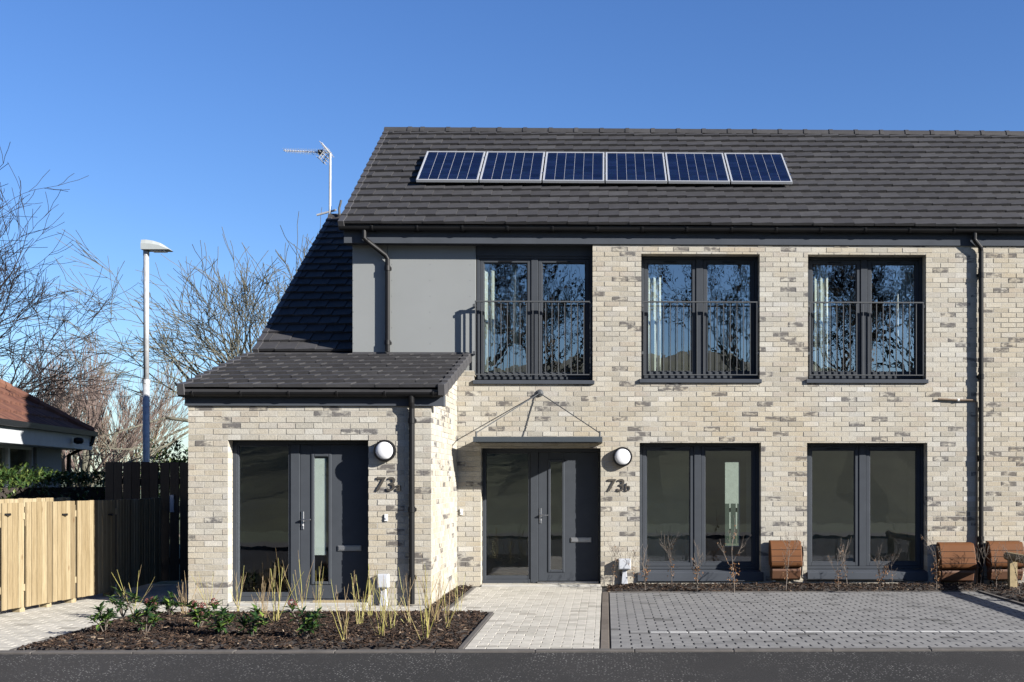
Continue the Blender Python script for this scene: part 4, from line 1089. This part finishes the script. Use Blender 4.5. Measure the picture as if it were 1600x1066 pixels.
for px,py,k,s,lab in dog:
    o = kinds[k] if not used[k] else copy_tree(kinds[k]); used[k] = True
    o.location = G(px,py,.03); o.rotation_euler = (0,0,R.uniform(0,6.28)); o.scale = (s,s,s*R.uniform(.95,1.1)); tag(o,lab,'shrub','bare stemmed dogwoods in the planting bed')
# skimmias
def skimmia(seed, n, flower, spread=.15):
    rng = random.Random(seed); t = thing('skimmia_plant','','plant',(0,0,0)); st, lf, bd = MB(), MB(), MB()
    for i in range(n):
        an = 2*math.pi*i/n+rng.uniform(-.4,.4); top = Vector((math.cos(an)*rng.uniform(.02,spread),math.sin(an)*rng.uniform(.02,spread),rng.uniform(.10,.25)))
        st.tube([(0,0,-.02),top*.5+Vector((0,0,.02)),top],[.008,.006,.005],5)
        for k in range(13):
            a2 = k*2.4; el = rng.uniform(-.1,1.0); d = Vector((math.cos(a2)*math.cos(el),math.sin(a2)*math.cos(el),math.sin(el)))
            leafquad(lf, top+Vector((0,0,-.004*k+.02)), d, Vector((0,0,1)), rng.uniform(.07,.12), rng.uniform(.028,.04))
        for k in range(5): leafquad(lf, Vector((0,0,.03))+top*rng.uniform(.2,.8), rv(rng)+Vector((0,0,.4)), UP, rng.uniform(.06,.1), .035)
        if flower and rng.random() < .6:
            for k in range(26):
                o = rv(rng); o.z = abs(o.z); c = top+Vector((0,0,.035))+Vector((o.x*.03,o.y*.03,o.z*.045)); bd.tube([c,c+o*.012],[.006,.004],5)
    st.build('stems','twig',t); lf.build('leaves','leaf',t)
    if bd.v: bd.build('flower_buds','bud',t)
    return t
sk = [skimmia(201,7,False,.17), skimmia(202,6,True,.13), skimmia(203,5,False,.11), skimmia(204,8,True,.16)]; used = [False]*4
sks = [(164,990,0,1.15,'large glossy leaved plant at the left corner of the bed'),(192,962,2,1.3,'dark narrow leaved plant at the back left of the bed'),(228,991,2,1.2,'glossy green plant second along the front of the bed'),
 (239,964,3,.85,'pink budded plant at the back of the bed before the tall fence'),(264,963,0,1.0,'leafy plant at the back of the bed by the porch corner'),(310,984,3,1.1,'red budded plant in the middle of the left bed half'),
 (343,996,1,1.25,'bright leaved plant with dull red buds nearest the kerb'),(394,996,2,1.25,'small upright green plant near the kerb below the sidelight'),(476,1000,1,1.3,'yellow-green plant near the kerb below the porch door')]
for px,py,k,s,lab in sks:
    o = sk[k] if not used[k] else copy_tree(sk[k]); used[k] = True
    o.location = G(px,py,.03); o.rotation_euler = (0,0,R.uniform(0,6.28)); o.scale = (s*.9,)*3; tag(o,lab,'plant','evergreen plants in the planting bed')
# beech whips along the wall
def beech(seed, h, leaves):
    rng = random.Random(seed); t = thing('beech_sapling','','sapling',(0,0,0)); st, lf = MB(), MB()
    o = branches(rng,(0,0,-.02),(rng.uniform(-.1,.1),0,1),h*.62,.006,2,spread=.7,up=.2,nk=(4,7),ratio=.5,wig=.12,minr=.0018,taper=.5)
    for lv,p,r in o: st.tube(p,r,4,caps=False)
    for _ in range(leaves):
        lv,p,r = rng.choice(o); q = rng.choice(p)
        if q.z > h*.55 and rng.random()<.85: q = Vector((rng.gauss(0,.035),rng.gauss(0,.035),rng.uniform(.12,h*.42)))
        leafquad(lf,q,rv(rng)+Vector((0,0,-.3)),UP,rng.uniform(.025,.05),.024,.4)
    st.build('twigs','twig',t); lf.build('leaves','beech',t); return t
be = [beech(301,.8,26), beech(302,.9,75), beech(303,.65,40), beech(304,.7,12)]; used = [False]*4
bs = [(957,916,3,1.0,'bare sapling left of the grey box by the canopied door'),(990,917,3,.9,'bare sapling right of the grey box by the canopied door'),(1008,920,2,.95,'sapling at the left end of the left lower window'),(1050,917,0,1.0,'sapling below the left sash of the left lower window'),
 (1089,921,2,1.05,'brown leaved sapling below the mullion of the left lower window'),(1147,924,1,1.05,'bushiest brown leaved sapling below the left lower window'),(1228,920,0,1.05,'twiggy sapling in front of the meter box between the windows'),
 (1310,921,1,.72,'compact brown leaved sapling under the right lower window'),(1324,917,3,1.0,'thin bare sapling under the right lower window, left half'),(1375,924,2,1.0,'brown leaved sapling below the mullion of the right lower window'),(1394,918,3,.8,'thin bare sapling below the right sash of the right lower window'),
 (1463,919,1,.95,'brown leaved sapling in front of the middle meter box'),(1531,916,3,1.0,'bare sapling at the foot of the right downpipe'),(1557,918,2,.9,'low twiggy sapling before the meter box right of the downpipe'),(1593,928,0,.9,'sapling beside the knee rail at the right edge')]
for px,py,k,s,lab in bs:
    o = be[k] if not used[k] else copy_tree(be[k]); used[k] = True
    o.location = G(px,py,.04); o.rotation_euler = (0,0,R.uniform(0,6.28)); o.scale = (s,)*3; tag(o,lab,'sapling','young beech saplings along the house wall')

# ------------------------------------------------------------------ behind the house (seen through it) and behind the viewer (seen in the glass)
sh = thing('garden_shed','pale green sheet clad shed seen through the left lower window','shed',(4.1,36,0))
g = MB(); g.box(2.4,6.4,36,39,0,2.3); g.build('wall','shed',sh); g = MB(); g.prism([(35.8,2.3),(39.2,2.3),(37.5,3.2)],2.2,6.6); g.build('roof','shed',sh)
gf = thing('garden_fence','dark picket fence seen through the left lower window','fence',(3.5,27.5,0))
g = MB(); boards(g,Vector((0,27.5,0)),Vector((1,0,0)),Vector((0,-1,0)),.5,7,.05,1.0,.12,.035); g.build('pickets','green',gf); g = MB(); g.box(.5,7,27.52,27.56,.3,.4); g.box(.5,7,27.52,27.56,.8,.9); g.build('rail','green',gf)

g = MB(); rng = random.Random(77); nx = 90; i0 = 0; prof2 = [(-7,-.1),(-14,.9),(-24,2.9),(-38,6.2),(-52,9.4),(-64,11.2),(-90,12)]
for i in range(nx+1):
    x = -110+220*i/nx
    for k,(yy,zz) in enumerate(prof2): g.v.append((x+rng.uniform(-.6,.6), yy+rng.uniform(-1,1), zz*(1+.10*math.sin(x*.11+1)+rng.uniform(-.04,.04)) if k else -.4))
m_ = len(prof2)
for i in range(nx):
    for k in range(m_-1): a = i*m_+k; g.f.append((a,a+1,a+m_+1,a+m_))
struct(g,'hills','wood_hill')
tkw = dict(spread=.6, up=.12, nk=(3,4), ratio=.66, wig=.18, minr=.018)
for k,(x,y,sd0) in enumerate([(-8,-37,50),(-3.6,-40,51),(9.2,-38,52),(15.5,-39,53),(19.5,-36,54)]):
    bare_tree(sd0,(x,y,5.6),['bare tree on the bank opposite the bin store','bare tree on the bank opposite the canopied door','bare tree on the bank opposite the left lower window','bare tree on the bank opposite the right lower window','bare tree on the bank opposite the knee rail'][k],2.4,.26,9,4.4,4,'bark','twig_dark',**tkw)

# ------------------------------------------------------------------ light, sky, camera
TX, TZ = 1.90, .91
sd_ = Vector((TX,-1,TZ)).normalized()        # towards the sun
el = math.asin(sd_.z)
L = bpy.data.lights.new('sun','SUN'); L.energy = 5.0; L.angle = math.radians(.5); L.color = (1,.955,.89)
so = bpy.data.objects.new('sun',L); COL.objects.link(so); so.rotation_euler = sd_.to_track_quat('Z','Y').to_euler(); so.location = (20,-10,20)
W = bpy.data.worlds.new('World'); S.world = W; W.use_nodes = True; nt = W.node_tree
bg = nt.nodes['Background']; sky = nt.nodes.new('ShaderNodeTexSky'); sky.sky_type = 'NISHITA'; sky.sun_disc = False
sky.sun_elevation = el; sky.sun_rotation = math.atan2(sd_.x, sd_.y)
sky.air_density = 1.0; sky.dust_density = .35; sky.ozone_density = 5.0; sky.altitude = 50
hs = nt.nodes.new('ShaderNodeHueSaturation'); hs.inputs['Saturation'].default_value = 1.12; hs.inputs['Hue'].default_value = .511; nt.links.new(sky.outputs[0],hs.inputs['Color']); nt.links.new(hs.outputs[0],bg.inputs[0]); bg.inputs[1].default_value = .05
cam = bpy.data.cameras.new('camera'); cam.sensor_width = 36; cam.lens = 36*F/1600
cam.shift_x = -(PPX-800)/1600; cam.shift_y = (VPY-533)/1600; cam.clip_end = 3000
co = bpy.data.objects.new('camera',cam); COL.objects.link(co); co.location = (0,0,CH); co.rotation_euler = (math.pi/2,0,-A)
S.camera = co
S.view_settings.view_transform = 'Standard'; S.view_settings.look = 'None'; S.view_settings.gamma = 1; S.view_settings.use_curve_mapping = False
S.view_settings.exposure = 1.8
S.cycles.transparent_max_bounces = 24; S.cycles.max_bounces = 8; S.cycles.diffuse_bounces = 1
